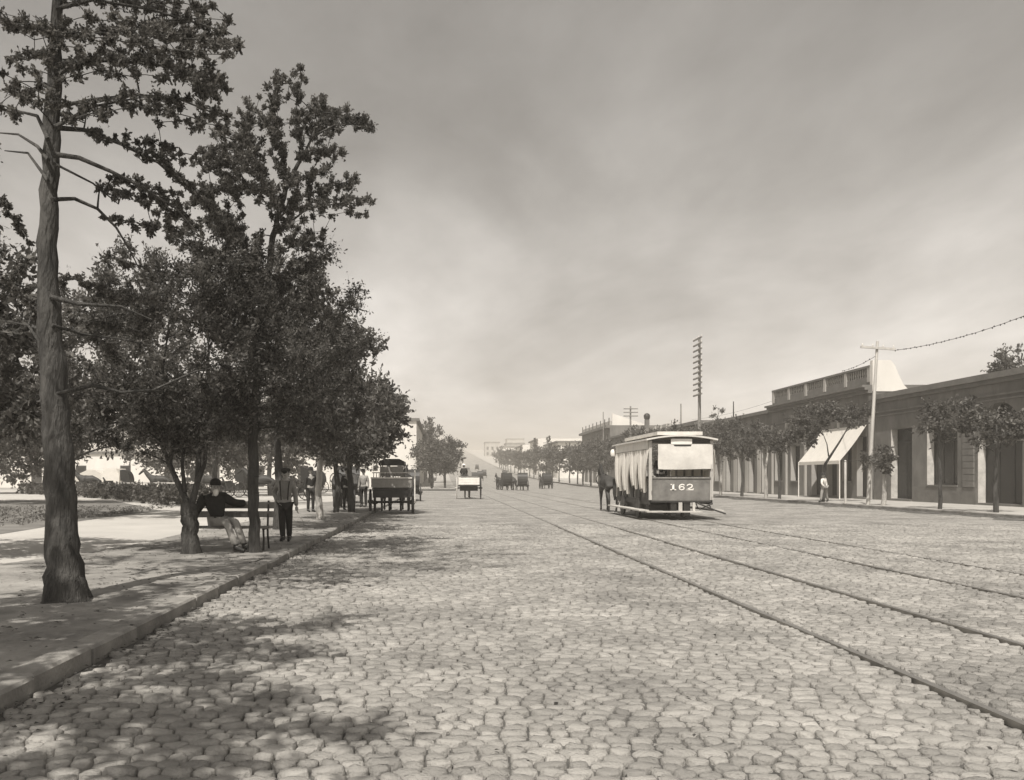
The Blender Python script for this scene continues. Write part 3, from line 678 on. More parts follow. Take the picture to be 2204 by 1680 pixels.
# B1 nearest
b1 = building('low plastered building with tall doorway, broad window and arched gateway, nearest on the right', WX, 30, 53.2, SZ, 6.3,
    [(51.1 - .0, 52.6, 0, 0, 'x')][:0] + [(48.9, 51.2, .12, 4.15, 'door'), (44.6, 47.4, .95, 4.15, 'window'), (39.6, 42.9, .1, 4.9, 'arch'), (34.6, 37, .12, 4.15, 'door')],
    m='plaster_d', cornice=[(6.02, 6.31, .34), (5.82, 6.02, .18), (5.22, 5.32, .09), (5.0, 5.08, .07), (0, .85, .035)])
for o_ in list(b1.children):                              # the tall plinth stops at the doorways
    if o_.name.startswith('moulding') and abs(max(v.co.z for v in o_.data.vertices) - .85) < .01: bpy.data.objects.remove(o_)
for a, b in ((51.25, 53.19), (43.0, 48.85), (37.05, 39.55), (30.01, 34.55)):
    MB().box(-.035, 0, a - 30, b - 30, 0, .84).build('plinth', M['mould'], b1)
for ya in (43.15,):                                       # rusticated pier beside the gateway
    for k in range(13): MB().cbox(-.07, 0, ya - 30, ya - 30 + .9, .86 + k * .32, .86 + k * .32 + .29, .01).build('pier_block', M['mould'], b1)
# B2 with balustraded parapet
b2 = building('taller brown building with a balustraded parapet and heavy cornice beside the slanting awning', WX - .06, 53.3, 69.5, SZ, 7.0,
    [(54.0, 55.3, .12, 3.9, 'door'), (56.0, 57.3, 1.1, 3.7, 'window'), (58.0, 59.6, .12, 3.4, 'door'), (60.4, 62.1, .12, 3.4, 'door'), (64.1, 65.8, 1.1, 3.7, 'window'), (67.4, 68.9, 1.1, 3.7, 'window')],
    m='plaster_d', cornice=[(6.86, 7.0, .62), (6.7, 6.86, .45), (6.5, 6.7, .25), (5.5, 5.62, .1), (0, .0, .0)][:4])
for yv in (53.32, 57.6, 62.9, 66.4, 69.2):
    MB().box(-.09, 0, yv - 53.3, yv - 53.3 + .28, .02, 5.48).build('pilaster', M['plaster'], b2)
par = MB().box(.02, .35, .3, 16.2, 7.0, 7.22).build('parapet', M['mould'], b2)
MB().box(.2, .32, .302, 16.19, 7.22, 8.1).build('parapet_panel', M['plaster_d'], b2)
MB().box(-.03, .4, .302, 16.2, 8.1, 8.24).build('coping', M['mould'], b2)
npier = 6
for i in range(npier):
    yy = .3 + (15.9 - .38) * i / (npier - 1); MB().box(-.01, .199, yy, yy + .38, 7.22, 8.1).build('parapet_pier', M['plaster'], b2)
bal = MB().lathe([(.05, 0), (.05, .05), (.03, .09), (.062, .22), (.035, .42), (.05, .5), (.05, .52)], seg=7).mesh('baluster', M['plaster'])
for i in range(npier - 1):
    y0_ = .3 + (15.9 - .38) * i / (npier - 1) + .38; y1_ = .3 + (15.9 - .38) * (i + 1) / (npier - 1)
    MB().box(.04, .199, y0_, y1_, 7.221, 7.56).build('parapet_base', M['mould'], b2)
    for k in range(9):
        o = bpy.data.objects.new('baluster', bal); link(o, b2); o.location = (.12, y0_ + (y1_ - y0_) * (k + .5) / 9, 7.57)
MB().prism([(.0, 6.6), (2.3, 6.6), (1.9, 7.0), (1.6, 7.6), (1.35, 8.2), (1.1, 8.5), (.0, 8.5)], 1, -.04, .29).build('gable_wall', M['plaster_w'], b2)
# awning with posts
aw = empty('awning', (WX - .1, 53.9, 4.7), 'white canvas awning sloping steeply from the brown building over the pavement', 'awning')
n = 10; vv = []
AY0, AY1, AX, AZ = 53.9, 60.2, 24.55, 2.55
for i in range(n + 1):
    for j in range(7):
        t = i / n; q = j / 6; x = (WX - .12) * (1 - q) + AX * q; z = 4.75 * (1 - q) + AZ * q - .10 * math.sin(PI * q) - .05 * math.sin(PI * 3 * t) * q * math.sin(PI * q)
        vv.append((x, AY0 + (AY1 - AY0) * t, z))
ff = [(i * 7 + j, (i + 1) * 7 + j, (i + 1) * 7 + j + 1, i * 7 + j + 1) for i in range(n) for j in range(6)]
vv2 = [(x, y, z - .012) for x, y, z in vv]; nb = len(vv)
MB().add(vv + vv2, ff + [tuple(nb + k for k in f[::-1]) for f in ff], True).build('canvas', M['canvas'], aw, world=True)
MB().box(AX - .02, AX + .0, AY0, AY1, AZ - .22, AZ - .01).build('valance', M['canvas'], aw, world=True)
for yy in (AY0 + .05, AY1 - .05):
    MB().tube([(AX - .01, yy, SZ), (AX - .01, yy, AZ)], .035, 8).build('awning_post', M['paint_w'], aw, world=True)
    MB().tube([(AX, yy, AZ - .03), (WX - .1, yy, AZ - .03)], .02, 6).build('awning_bar', M['iron'], aw, world=True)
# pale post at the kerb
po = empty('hitching_post', (20.95, 45.4, SZ), 'pale wooden post at the right kerb in front of the awning', 'post')
MB().lathe([(.06, 0), (.06, 2.1), (.045, 2.14), (.0, 2.16)], seg=10).build('shaft', M['wood_l'], po); MB().ball((0, 0, 2.19), .06).build('knob', M['wood_l'], po)
# B3 long low, B3b with pale parapet
b3 = building('long low building with many doorways between the balustraded building and the tall telegraph pole', WX, 69.6, 90, SZ, 6.75,
    [(70.6, 71.9, .1, 3.6, 'door'), (73.6, 74.9, .1, 3.6, 'door'), (76.5, 77.8, .1, 3.6, 'door'), (79.6, 80.9, .1, 3.6, 'door'), (83, 84.3, 1, 3.5, 'window'), (86.3, 87.6, .1, 3.6, 'door')],
    m='plaster_d', cornice=[(6.5, 6.76, .3), (5.3, 5.4, .08)])
for yv in (72.5, 75.4, 78.4, 81.5):
    MB().box(-.05, 0, yv - 69.6 - .35, yv - 69.6 + .35, .02, 3.9).build('pilaster', M['plaster'], b3)
b3b = building('low shop row seen over the tram roof with a paler parapet', WX, 90.1, 121, zg(95) + SZ, 7.25,
    [(92 + 4 * i, 93.4 + 4 * i, .1, 3.6, 'door') for i in range(7)], m='plaster_d', cornice=[(6.8, 7.0, .3)])
MB().box(-.02, .4, 11.5, 29, 7.25, 7.62).build('parapet', M['plaster'], b3b)
for k in range(7): MB().box(-.06, -.021, 12 + k * 2.7, 12.4 + k * 2.7, 7.0, 7.6).build('parapet_pier', M['plaster_w'], b3b)
b3c = building('low shop row between the tall balconied house and the paler parapet', WX, 121.1, 136.9, zg(128) + SZ, 7.5, [(123 + 4 * i, 124.4 + 4 * i, .1, 3.6, 'door') for i in range(3)], m='plaster_d', cornice=[(7.2, 7.5, .3)])
b4 = building('tall two-storey building with a parapet rising above the right-hand row', WX, 137, 164.5, zg(150), 9.3,
    [(139 + 4.4 * i, 140.4 + 4.4 * i, .2, 3.6, 'door') for i in range(6)] + [(139 + 4.4 * i, 140.4 + 4.4 * i, 5.2, 8, 'window') for i in range(6)], m='plaster_d', cornice=[(8.9, 9.3, .6), (4.4, 4.6, .2)])
MB().box(.02, .35, .3, 27.2, 9.3, 10.0).build('parapet', M['plaster'], b4)
for k in range(8): MB().box(-.05, .019, .4 + k * 3.7, 1.0 + k * 3.7, 9.31, 10.5).build('parapet_pier', M['plaster_d'], b4)
MB().prism([(0.4, 9.3), (6, 9.3), (.4, 11.2)], 1, .3, .6).build('gable_wall', M['plaster_w'], b4)
b5 = building('white building with a flat dark cornice beyond the side street on the right', WX, 199, 224, zg(199), 8.6, [(202 + 5 * i, 203.5 + 5 * i, .2, 3.8, 'door') for i in range(4)], m='plaster_w', cornice=[(8.2, 8.6, .5)])
MB().box(-.5, 12.3, -.5, -.0, 8.3, 8.62).build('end_cornice', M['mould'], b5)
b6 = building('white two-storey building farther up the right side behind a dark cypress', WX, 240, 262, zg(240), 10, [(243 + 5 * i, 244.5 + 5 * i, .2, 3.8, 'door') for i in range(4)], m='plaster_w', cornice=[(9.6, 10, .5)])
b7 = building('pale house beyond the dark cypress on the right of the rising street', WX + .5, 292, 320, zg(292), 8.5, [(295 + 5 * i, 296.5 + 5 * i, .2, 3.4, 'door') for i in range(4)], m='plaster_w', cornice=[(8.1, 8.5, .4)])
for bb, zz in ((b5, 8.6), (b6, 10), (b7, 8.5)):
    for xx in (2.5, 5.5, 8.5):
        f = MB().box(xx - .5, xx + .5, -.05, -.0, zz - 3.8, zz - 1.7).build('window', M['wood_d'], bb)
        MB().box(xx - .4, xx + .4, -.07, -.051, zz - 3.7, zz - 1.8).build('pane', M['glass'], f)
# left-hand block beyond the square
l1 = building('white-walled two-storey building at the corner where the left side of the street begins', -3.4, 115, 160, zg(115) + .1, 9.1,
    [(118 + 5 * i, 119.5 + 5 * i, .2, 3.9, 'door') for i in range(8)] + [(118 + 5 * i, 119.5 + 5 * i, 5, 7.8, 'window') for i in range(8)], m='plaster_w', s=-1, cornice=[(8.6, 9.0, .4), (4.4, 4.6, .2)], depth=9)
MB().box(-9.1, .4, -.25, -.0, 8.75, 9.12).build('end_cornice', M['mould'], l1)
for xx, zz in ((-2.2, 2.2), (-5.4, 2.2), (-2.2, 6.2), (-5.4, 6.2)):
    f = MB().box(xx - .3, xx + .3, -.04, 0, zz, zz + .7).build('window', M['wood_d'], l1); MB().box(xx - .24, xx + .24, -.055, -.041, zz + .05, zz + .65).build('pane', M['glass'], f)
l2 = building('second building up the left side of the street, in shade behind the tree clump', -3.4, 162, 200, zg(165), 9.8, [(166 + 6 * i, 168 + 6 * i, .2, 4, 'door') for i in range(5)], m='plaster_d', s=-1, cornice=[(9.4, 9.8, .5)], depth=12)
l3 = building('white row across the far end of the square with dark doorways', -13.5, 118, 128, zg(118), 4.9, [], m='plaster_w', s=-1, depth=64)
MB().box(-64.2, .1, -.2, -.0, 4.55, 4.92).build('end_cornice', M['mould'], l3)
for k in range(10):
    x0_ = -60 + k * 6; f = MB().box(x0_, x0_ + 1.4, -.05, -.0, .05, 3.0).build('door', M['wood_d'], l3); MB().box(x0_ + .2, x0_ + 1.2, -.07, -.051, 2.2, 2.8).build('pane', M['glass'], f)
# small distant houses on the rising ground
for i, (x, y, w, d, h, mm, lb) in enumerate([(-12, 250, 9, 14, 8, 'plaster_w', 'distant pale house on the left slope just over the tree clump'), (-14, 330, 10, 16, 7, 'plaster', 'distant grey house higher on the left slope'),
        (-20, 430, 14, 16, 8, 'plaster_w', 'distant white house far up the left slope'), (-15, 560, 9, 18, 9, 'plaster_w', 'distant white block near the crest left of the road'), (28, 350, 8, 14, 8, 'plaster_w', 'distant white house behind the right avenue trees'),
        (36, 430, 9, 14, 9, 'plaster', 'distant grey house far up the right slope'), (31, 540, 9, 16, 9, 'plaster', 'distant grey block near the crest right of the road'), (52, 620, 12, 18, 11, 'plaster', 'distant wide grey block at the far right of the crest'),
        (6, 880, 12, 18, 8, 'plaster_w', 'pale building closing the road at the top of the hill'), (-40, 700, 24, 18, 9, 'plaster', 'distant broad grey block left of the hilltop')]):
    z = zg(y) - .3; r = empty('distant_house', (x, y, z), lb, 'house'); MB().box(-w / 2, w / 2, 0, d, 0, h).build('wall', M[mm], r)
    MB().box(-w / 2 - .3, w / 2 + .3, -.3, d + .3, h, h + .5).build('roof', M['roof'], r)
    for k in range(3):
        for zz in ((1.2, 4.6) if h > 6.5 else (1.2,)):
            xx = -w / 2 + w * (k + .5) / 3; MB().box(xx - .6, xx + .6, -.06, 0, zz, zz + 1.8).build('window', M['wood_d'], r)

# ------------------------------------------------------------------ right-hand trees
RT = [((21.3, 33.6), 4.3, 1.3, 'dark kerbside tree at the right edge of the street in front of the arched gateway', .1), ((21.25, 37.3), 4.3, .95, 'small bushy young tree in front of the broad window', .09),
      ((21.3, 42.2), 2.6, .75, 'stubby whitewashed sapling beside the crossarm pole', .12), ((21.2, 54.9), 4.2, .9, 'thin tree in front of the balustraded building left of the awning', .1),
      ((21.2, 57.2), 4.4, 1.1, 'pale-trunked tree just left of the brown building corner', .12), ((21.2, 61.8), 5.0, 1.9, 'kerbside tree whose crown hides the doorways beside the brown building', .11), ((21.2, 66.5), 5.3, 2.2, 'broad kerbside tree directly behind the right side of the tram', .12)]
for (x, y), h, r, lb, tr in RT:
    cz_ = h - r * .55
    n = int(14 + 19 * r * r)
    simple_tree(lb, (x, y, SZ), h * .85, [((random.uniform(-.15, .15), 0, cz_), (r, r, r * .62 + .2), 1)], n, .3 + .08 * r, tr, 80, .085, group='young trees along the right pavement', bark='bark' if tr != .12 else 'bark_pale', seg=8)
# leaning tree in front of the awning
bz = Vector((21.2, 48.6, SZ))
cl = blob(75, bz + Vector((.35, 0, 4.6)), (1.9, 1.7, .9), .4, .1) + blob(26, bz + Vector((-1.2, -.2, 3.6)), (.9, 1.0, .7), .32) + blob(16, bz + Vector((1.8, .2, 4.9)), (.9, 1, .5), .35)
tree('street_tree', 'leaning forked tree whose crown spreads over the white awning', [bz, bz + Vector((.02, 0, 1.1)), bz + Vector((.1, 0, 2.1)), bz + Vector((.9, 0, 3.3)), bz + Vector((1.5, 0, 4.4))], [.1, .085, .075, .05, .02], cl, 85, .085,
     extra=[([bz + Vector((.3, 0, 2.5)), bz + Vector((.2, 0, 3.2)), bz + Vector((-.1, 0, 4.0))], .04, .012)], group='young trees along the right pavement', seg=8)
simple_tree('dark tree top showing over the roof of the nearest right building', (33.3, 51.5, 0), 8.5, [((0, 0, 8.0), (1.2, 1.2, 1.0), 1)], 30, .5, .16, 100, .1, name='tree')
simple_tree('spindly treetop rising behind the low shop roof', (30, 95, 0), 9.0, [((0, 0, 8.3), (.9, .9, .9), 1)], 12, .35, .08, 60, .1, name='tree')
ORD = ['first', 'second', 'third', 'fourth', 'fifth', 'sixth', 'seventh', 'eighth', 'ninth', 'tenth', 'eleventh']
k = 0
for y in list(np.arange(74, 140, 6.3)) + list(np.arange(146, 330, 11)):
    y = float(y); h = random.uniform(5.0, 6.3) * (1.0 if y < 150 else 1.1); r = random.uniform(2.0, 2.6)
    near_ = y < 130
    k += 1
    simple_tree((ORD[k - 1] + ' tree beyond the tall telegraph pole in the row up the right side') if k <= 11 else 'small hazy street tree far up the rising right side', (21.1 + random.uniform(-.2, .2), y, zg(y) + .15), h * .75, [((-.3, 0, h - r * .62), (r, r, r * .7), 1), ((-.2, 0, 2.6), (r * .8, r * .8, .6), .2)], 62 if near_ else 30, .6 if near_ else .95, .13, 60 if near_ else 40, .14 if near_ else .26, group='row of street trees up the right side', twigs=False, seg=6)
for i, y in enumerate([103, 108, 113.5, 120, 128, 137, 150, 165]):
    h = random.uniform(5.6, 6.6) if y > 103 else 5.6; r = 2.5
    simple_tree(ORD[i] + ' nearest street tree of the clump beyond the square on the left', (.35 + (-1.6 if y in (103, 113.5) else 0), y, zg(y) + .14), h * .7, [((0, 0, h - r * .7), (r, r, r * .75), 1), ((0, 0, 2.5), (r * .8, r * .8, .5), .2)], 75, .65, .14, 60, .15, group='clump of street trees on the left beyond the square', twigs=False, seg=6)
simple_tree('tall grey-topped tree standing above the left clump beside the white building', (-2.2, 150, zg(150)), 11.0, [((0, 0, 8.5), (1.9, 1.8, 3.2), 1)], 60, .8, .2, 60, .2, twigs=False, seg=6)
for (x, y, h, lb) in ((25.0, 205, 9.4, 'dark cypress in front of the white building beyond the side street'), (24.8, 232, 9.6, 'slim dark cypress on the right, farther up the street')):
    base = Vector((x, y, zg(y))); cl = [(base.x + random.gauss(0, .3), base.y + random.gauss(0, .3), base.z + 1 + (h - 1) * t, .75 * (1.1 - .55 * t)) for t in np.linspace(0, 1, 34)]
    tree('cypress', lb, [base, base + Vector((0, 0, h * .5)), base + Vector((0, 0, h))], [.15, .1, .03], cl, 110, .2, up=.9, twigs=False, seg=6)

# ------------------------------------------------------------------ poles and wires
def pole(label, base, h, r0, arms, lean=(0, 0), m='wood_m', name='telegraph_pole'):
    """arms: list of (z, half_length, axis) ; axis 0 = along x, 1 = along y"""
    b = Vector(base); root = empty(name, b, label, 'pole'); top = b + Vector((lean[0], lean[1], h))
    MB().tube([b + Vector((0, 0, -.1)), b.lerp(top, .5), top], [r0, r0 * .85, r0 * .65], 10).build('shaft', M[m], root, world=True)
    for z, hl, ax, tilt in arms:
        c = b.lerp(top, z / h); mb = MB()
        R = Matrix.Rotation(tilt, 4, 'Y' if ax == 0 else 'X'); Mx = Matrix.Translation(c) @ R
        off = -r0 - .05
        if ax == 0: mb.box(-hl, hl, off, off + .09, -.055, .055, Mx)
        else: mb.box(off, off + .09, -hl, hl, -.055, .055, Mx)
        a = mb.build('crossarm', M[m], root, world=True)
        ins = MB(); k = 4
        for i in range(k):
            q = -hl * .9 + 1.8 * hl * i / (k - 1); pc = Vector((q, off + .045, .055)) if ax == 0 else Vector((off + .045, q, .055)); ins.lathe([(.02, 0), (.035, .05), (.035, .1), (.02, .13)], (Mx @ pc), 6)
        if len(arms) == 1:
            for i in range(k): MB().lathe([(.02, 0), (.035, .05), (.035, .1), (.02, .13)], (Mx @ Vector((-hl * .9 + 1.8 * hl * i / (k - 1), off + .045, .055))), 6).build('insulator', M['plaster_w'], a, world=True)
        else: ins.build('insulators', M['plaster_w'], a, world=True)['kind'] = 'stuff'
    return root
pole('leaning wooden pole with a single crossarm in front of the nearest right building', (20.95, 43, SZ), 8.05, .095, [(7.7, .85, 0, .07)], lean=(.47, 0), m='wood_l')
pole('very tall telegraph pole with eleven crossarms behind the tram', (20.9, 71, SZ), 12.75, .15, [(12.6 - .455 * i, 1.15, 1, 0) for i in range(11)])
pole('distant telegraph pole with three short crossarms above the low shop row', (20.9, 97, .2), 9.2, .13, [(8.9, .8, 0, 0), (8.5, .8, 0, 0), (8.1, .8, 0, 0)])
pole('pale bare pole standing behind the shop roofs left of the tall telegraph pole', (29.5, 108, 0), 10.6, .12, [])
pole('short dark pole on the roof line right of the tall telegraph pole', (28, 84, 6.2), 2.6, .07, [], name='roof_pole', m='iron')
pole('thin dark pole with a lamp head over the low shop row', (29, 110.5, 6.5), 2.2, .05, [], name='roof_pole', m='iron')
pole('thin pole against the tall two-storey building', (24.6, 133.5, .3), 11.2, .1, [])
pole('thin telegraph pole left of the avenue trees, far up the right pavement', (20.4, 170, .6), 8, .12, [(7.6, .8, 0, 0)])
ch = empty('chimney', (28, 119.5, 6.8), 'chimney with a round cowl on the low shop roof', 'chimney')
MB().box(-.28, .28, -.28, .28, 0, 2.6).build('stack', M['plaster_d'], ch); MB().lathe([(.3, 2.6), (.42, 2.8), (.45, 3.15), (.3, 3.4), (0, 3.5)], seg=10).build('cowl', M['iron'], ch)
def wire(label, a, b, sag, beads=0, r=.012):
    a, b = Vector(a), Vector(b); n = 24; pts_ = [a.lerp(b, i / n) - Vector((0, 0, sag * 4 * (i / n) * (1 - i / n))) for i in range(n + 1)]
    root = empty('overhead_wire', a, label, 'wire'); MB().tube(pts_, r, 5).build('line', M['iron'], root, world=True)
    if beads:
        mb = MB()
        for k in range(beads):
            t = (k + random.random()) / beads * n; i = min(n - 1, int(t)); p = pts_[i].lerp(pts_[i + 1], t - i); mb.ball(p + Vector((0, 0, random.uniform(-.03, .02))), (.03, .03, .04), 5, 4)
        mb.build('tufts', M['wood_d'], root, world=True)['kind'] = 'stuff'
ct = Vector((21.39, 43, 7.85))
wire('beaded wire running from the crossarm to the upper right edge', ct + Vector((.85, 0, -.1)), P(2250, 662, 34), .25, 34, .012)
wire('wire running down from the pole top to the balustraded parapet', (21.38, 43, 7.5), (WX, 57.5, 8.5), .1, 10, .012)
wire('thin wire from the parapet corner along the low roofs', (WX, 69.3, 7.6), (WX, 92, 7.6), .25, 0, .01)

# ------------------------------------------------------------------ people
DG = bpy.context.evaluated_depsgraph_get
def skin_mesh(name, joints, edges, root, m, inflate=0.0, k=1.0, sub=1, extra=None):
    names = [n for n in joints if any(n in e for e in edges)]; ix = {n: i for i, n in enumerate(names)}
    me = bpy.data.meshes.new(name); me.from_pydata([joints[n][0] for n in names], [(ix[a], ix[b]) for a, b in edges], [])
    o = bpy.data.objects.new('tmp_skin', me); COL.objects.link(o)
    o.modifiers.new('s', 'SKIN'); 
    sk = me.skin_vertices[0].data
    for n in names:
        r = joints[n][1]; rx, ry = (r, r) if isinstance(r, (int, float)) else r
        sk[ix[n]].radius = (rx * k + inflate, ry * k + inflate); sk[ix[n]].use_root = (n == root)
    sb = o.modifiers.new('d', 'SUBSURF'); sb.levels = sub; sb.render_levels = sub
    bpy.context.view_layer.update(); dg = DG(); ev = o.evaluated_get(dg); out = bpy.data.meshes.new_from_object(ev)
    bpy.data.objects.remove(o); bpy.data.meshes.remove(me); out.name = name; out.materials.clear(); out.materials.append(m)
    out.polygons.foreach_set('use_smooth', [True] * len(out.polygons))
    if extra is not None:
        mb = MB(); mb.add([v.co[:] for v in out.vertices], [tuple(p.vertices) for p in out.polygons], True); mb.add(extra.v, extra.f, True)
        out = mb.mesh(name, m)
    return out
def pose(kind, h=1.7):
    s = h / 1.7
    J = dict(pelvis=((0, 0, .93), (.135, .10)), spine=((0, 0, 1.10), (.125, .095)), chest=((0, 0, 1.30), (.155, .11)), neck=((0, 0, 1.45), .055), head=((0, -.01, 1.54), .06),
             shr=((-.17, 0, 1.40), .062), elr=((-.22, .02, 1.13), .045), wrr=((-.24, -.03, .88), .033), shl=((.17, 0, 1.40), .062), ell=((.22, .02, 1.13), .045), wrl=((.24, -.03, .88), .033),
             hpr=((-.09, 0, .88), .085), knr=((-.1, -.01, .49), .058), anr=((-.1, .02, .09), .042), tor=((-.11, -.14, .04), .036), hpl=((.09, 0, .88), .085), knl=((.1, -.01, .49), .058), anl=((.1, .02, .09), .042), tol=((.11, -.14, .04), .036))
    def st(**k):
        for n, p in k.items(): J[n] = (p, J[n][1])
    if kind == 'boy':      # walking towards the camera, one hand on the hip
        st(elr=(-.30, .08, 1.16), wrr=(-.17, -.07, .97), ell=(.23, .03, 1.13), wrl=(.27, -.02, .84), hpr=(-.075, 0, .88), knr=(-.07, -.05, .49), anr=(-.06, -.02, .09), tor=(-.07, -.18, .05), knl=(.085, .02, .49), anl=(.07, .12, .1), tol=(.08, -.02, .04), hpl=(.075, 0, .88))
    if kind == 'sit':      # seated facing -y, seat height .47
        for n in J: 
            p, r = J[n]; J[n] = ((p[0], p[1], p[2] - .40), r)
        st(hpr=(-.09, -.02, .52), knr=(-.12, -.42, .55), anr=(-.12, -.45, .1), tor=(-.13, -.62, .05), hpl=(.09, -.02, .52), knl=(.12, -.42, .55), anl=(.12, -.50, .1), tol=(.13, -.66, .05), elr=(-.24, -.12, .78), wrr=(-.12, -.32, .66), ell=(.24, -.12, .78), wrl=(.12, -.32, .66))
    if kind == 'bench':    # seated, arms spread along the bench, legs towards +x
        for n in J: 
            p, r = J[n]; J[n] = ((p[0], p[1], p[2] - .42), r)
        st(spine=(-.03, -.02, .68), chest=(-.05, -.07, .88), neck=(-.03, -.12, 1.01), head=(-.01, -.17, 1.07), shr=(-.23, -.03, .97), shl=(.13, -.06, .98), elr=(-.37, -.06, .76), wrr=(-.47, -.10, .55), ell=(.30, .0, .86), wrl=(.50, .10, .86),
           pelvis=(0, 0, .54), hpr=(-.02, -.07, .52), knr=(.25, -.40, .53), anr=(.46, -.58, .09), tor=(.60, -.66, .04), hpl=(.09, .02, .52), knl=(.38, -.28, .54), anl=(.58, -.42, .1), tol=(.73, -.48, .05))
    if kind == 'stoop':    # walking sideways and leaning
        st(spine=(-.04, -.02, 1.08), chest=(-.1, -.05, 1.24), neck=(-.16, -.07, 1.37), head=(-.19, -.09, 1.45), shr=(-.26, -.08, 1.30), shl=(.04, -.03, 1.34), elr=(-.32, -.12, 1.06), wrr=(-.22, -.2, .9), ell=(.14, -.02, 1.08), wrl=(.02, -.15, .95),
           knr=(-.22, -.02, .5), anr=(-.26, .0, .09), tor=(-.4, -.02, .04), knl=(.16, 0, .48), anl=(.3, .03, .12), tol=(.2, -.02, .05))
    return {n: (Vector(p) * s, (r if isinstance(r, (int, float)) else r)) for n, (p, r) in J.items()}
ALL = [('pelvis', 'spine'), ('spine', 'chest'), ('chest', 'neck'), ('neck', 'head'), ('chest', 'shr'), ('shr', 'elr'), ('elr', 'wrr'), ('chest', 'shl'), ('shl', 'ell'), ('ell', 'wrl'), ('pelvis', 'hpr'), ('hpr', 'knr'), ('knr', 'anr'), ('anr', 'tor'), ('pelvis', 'hpl'), ('hpl', 'knl'), ('knl', 'anl'), ('anl', 'tol')]
TOP = ALL[:3] + ALL[4:10]; BOT = [('pelvis', 'hpr'), ('hpr', 'knr'), ('knr', 'anr'), ('pelvis', 'hpl'), ('hpl', 'knl'), ('knl', 'anl')]
def hand(mb, wrist, d, side, size=1.0):
    d = d.normalized(); w = Vector((0, 1, 0)) if abs(d.y) < .8 else Vector((1, 0, 0)); n = d.cross(w).normalized(); w = n.cross(d).normalized()
    mb.tube([wrist, wrist + d * .04 * size, wrist + d * .085 * size], [.028 * size, .036 * size, .034 * size], 8)
    for i, ln in enumerate((.065, .078, .072, .055)):
        a = wrist + d * .08 * size + w * (i - 1.5) * .019 * size; b = a + (d + n * .15) * ln * .55 * size; c = b + (d + n * .7) * ln * .45 * size
        mb.tube([a, b, c], [.0095 * size, .0085 * size, .006 * size], 5)
    a = wrist + d * .03 * size - w * .032 * size; mb.tube([a, a + (d - w * .8) * .035 * size, a + (d * 1.4 - w * .6 + n * .4) * .05 * size], [.012 * size, .010 * size, .007 * size], 5)
def person(label, loc, rz, kind, h=1.7, top='cloth_d', bottom='cloth_d', hat='bowler', hatm='cloth_d', beard=False, group=None, detail=2, face=0.0, jacket=False, braces=False, boots=True):
    root = empty('person', loc, label, 'person', group, rz); J = pose(kind, h); s = h / 1.7
    hd = J['head'][0] + Vector((0, -.005, .085)); R = Matrix.Rotation(face, 3, 'Z'); ex = MB()
    ex.ball(hd, (.076 * s, .095 * s, .118 * s), 14, 10, R); ex.ball(hd + R @ Vector((0, -.03, -.06)), (.05, .055, .055), 10, 8, R)
    ex.tube([hd + R @ Vector((0, -.085, .02)), hd + R @ Vector((0, -.112, -.018)), hd + R @ Vector((0, -.088, -.028))], [.009, .014, .01], 6)
    for sx in (-1, 1): ex.ball(hd + R @ Vector((sx * .078, .005, -.005)), (.012, .022, .03), 6, 5, R)
    hand(ex, J['wrr'][0], J['wrr'][0] - J['elr'][0], -1); hand(ex, J['wrl'][0], J['wrl'][0] - J['ell'][0], 1)
    link(bpy.data.objects.new('body', skin_mesh('body', J, ALL, 'pelvis', M['skin'], extra=ex)), root)
    eyes = MB()
    for sx in (-1, 1): eyes.ball(hd + R @ Vector((sx * .03, -.083, .012)), (.012, .009, .008), 6, 5, R)
    eyes.build('eyes', M['hair'], root); MB().box(-.024, .024, -.094, -.088, -.055, -.047, Matrix.Translation(hd) @ R.to_4x4()).build('mouth', M['hair'], root)
    link(bpy.data.objects.new('jacket' if jacket else 'shirt', skin_mesh('shirt', J, TOP, 'pelvis', M[top], .040 if jacket else .013)), root)
    link(bpy.data.objects.new('trousers', skin_mesh('trousers', J, BOT, 'pelvis', M[bottom], .02)), root)
    for q in ('r', 'l'):
        a, t = J['an' + q][0], J['to' + q][0]; d = (t - a); MB().tube([a + Vector((0, 0, .05)), a + Vector((0, 0, -.02)), a.lerp(t, .5), t + d * .25], [.05, .055, .048, .03], 8).build('boot', M['black'], root)
    hr = MB(); hr.ball(hd + R @ Vector((0, .018, .018)), (.081 * s, .092 * s, .11 * s), 12, 8, R); hr.build('hair', M['hair'], root)
    if beard: MB().ball(hd + R @ Vector((0, -.07, -.085)), (.05, .04, .075), 10, 8, R).build('beard', M['cloth_w'], root)
    if hat:
        z = .045 * s; Mx = R
        prof = {'bowler': [(.145, 0), (.15, .008), (.102, .012), (.1, .05), (.085, .1), (.04, .125), (0, .13)], 'cap': [(.098, 0), (.108, .03), (.11, .05), (.07, .075), (0, .08)], 'straw': [(.17, 0), (.17, .01), (.095, .012), (.092, .1), (0, .102)]}[hat]
        hb = MB().lathe(prof, hd + R @ Vector((0, .0, z)), 16, Mx)
        if hat == 'cap': hb.tube([hd + R @ Vector((0, -.07, z + .01)), hd + R @ Vector((0, -.14, z - .005))], [.06, .045], 8)
        hb.build('hat' if hat != 'cap' else 'cap', M[hatm], root)
    if braces:
        mb = MB(); c, p = J['chest'][0], J['pelvis'][0]
        for sx in (-1, 1): mb.tube([p + Vector((sx * .07, -.125, .06)), c + Vector((sx * .085, -.142, -.02)), c + Vector((sx * .1, -.1, .13))], .013, 5)
        mb.build('braces', M['cloth_d'], root)
    return root
person('boy in dark cap, light shirt and dark trousers walking towards the camera beside the kerb', (-3.34, 18.6, .14), 0, 'boy', 1.5, top='cloth_m', bottom='cloth_d', hat='cap', braces=True)
BY = 16.75
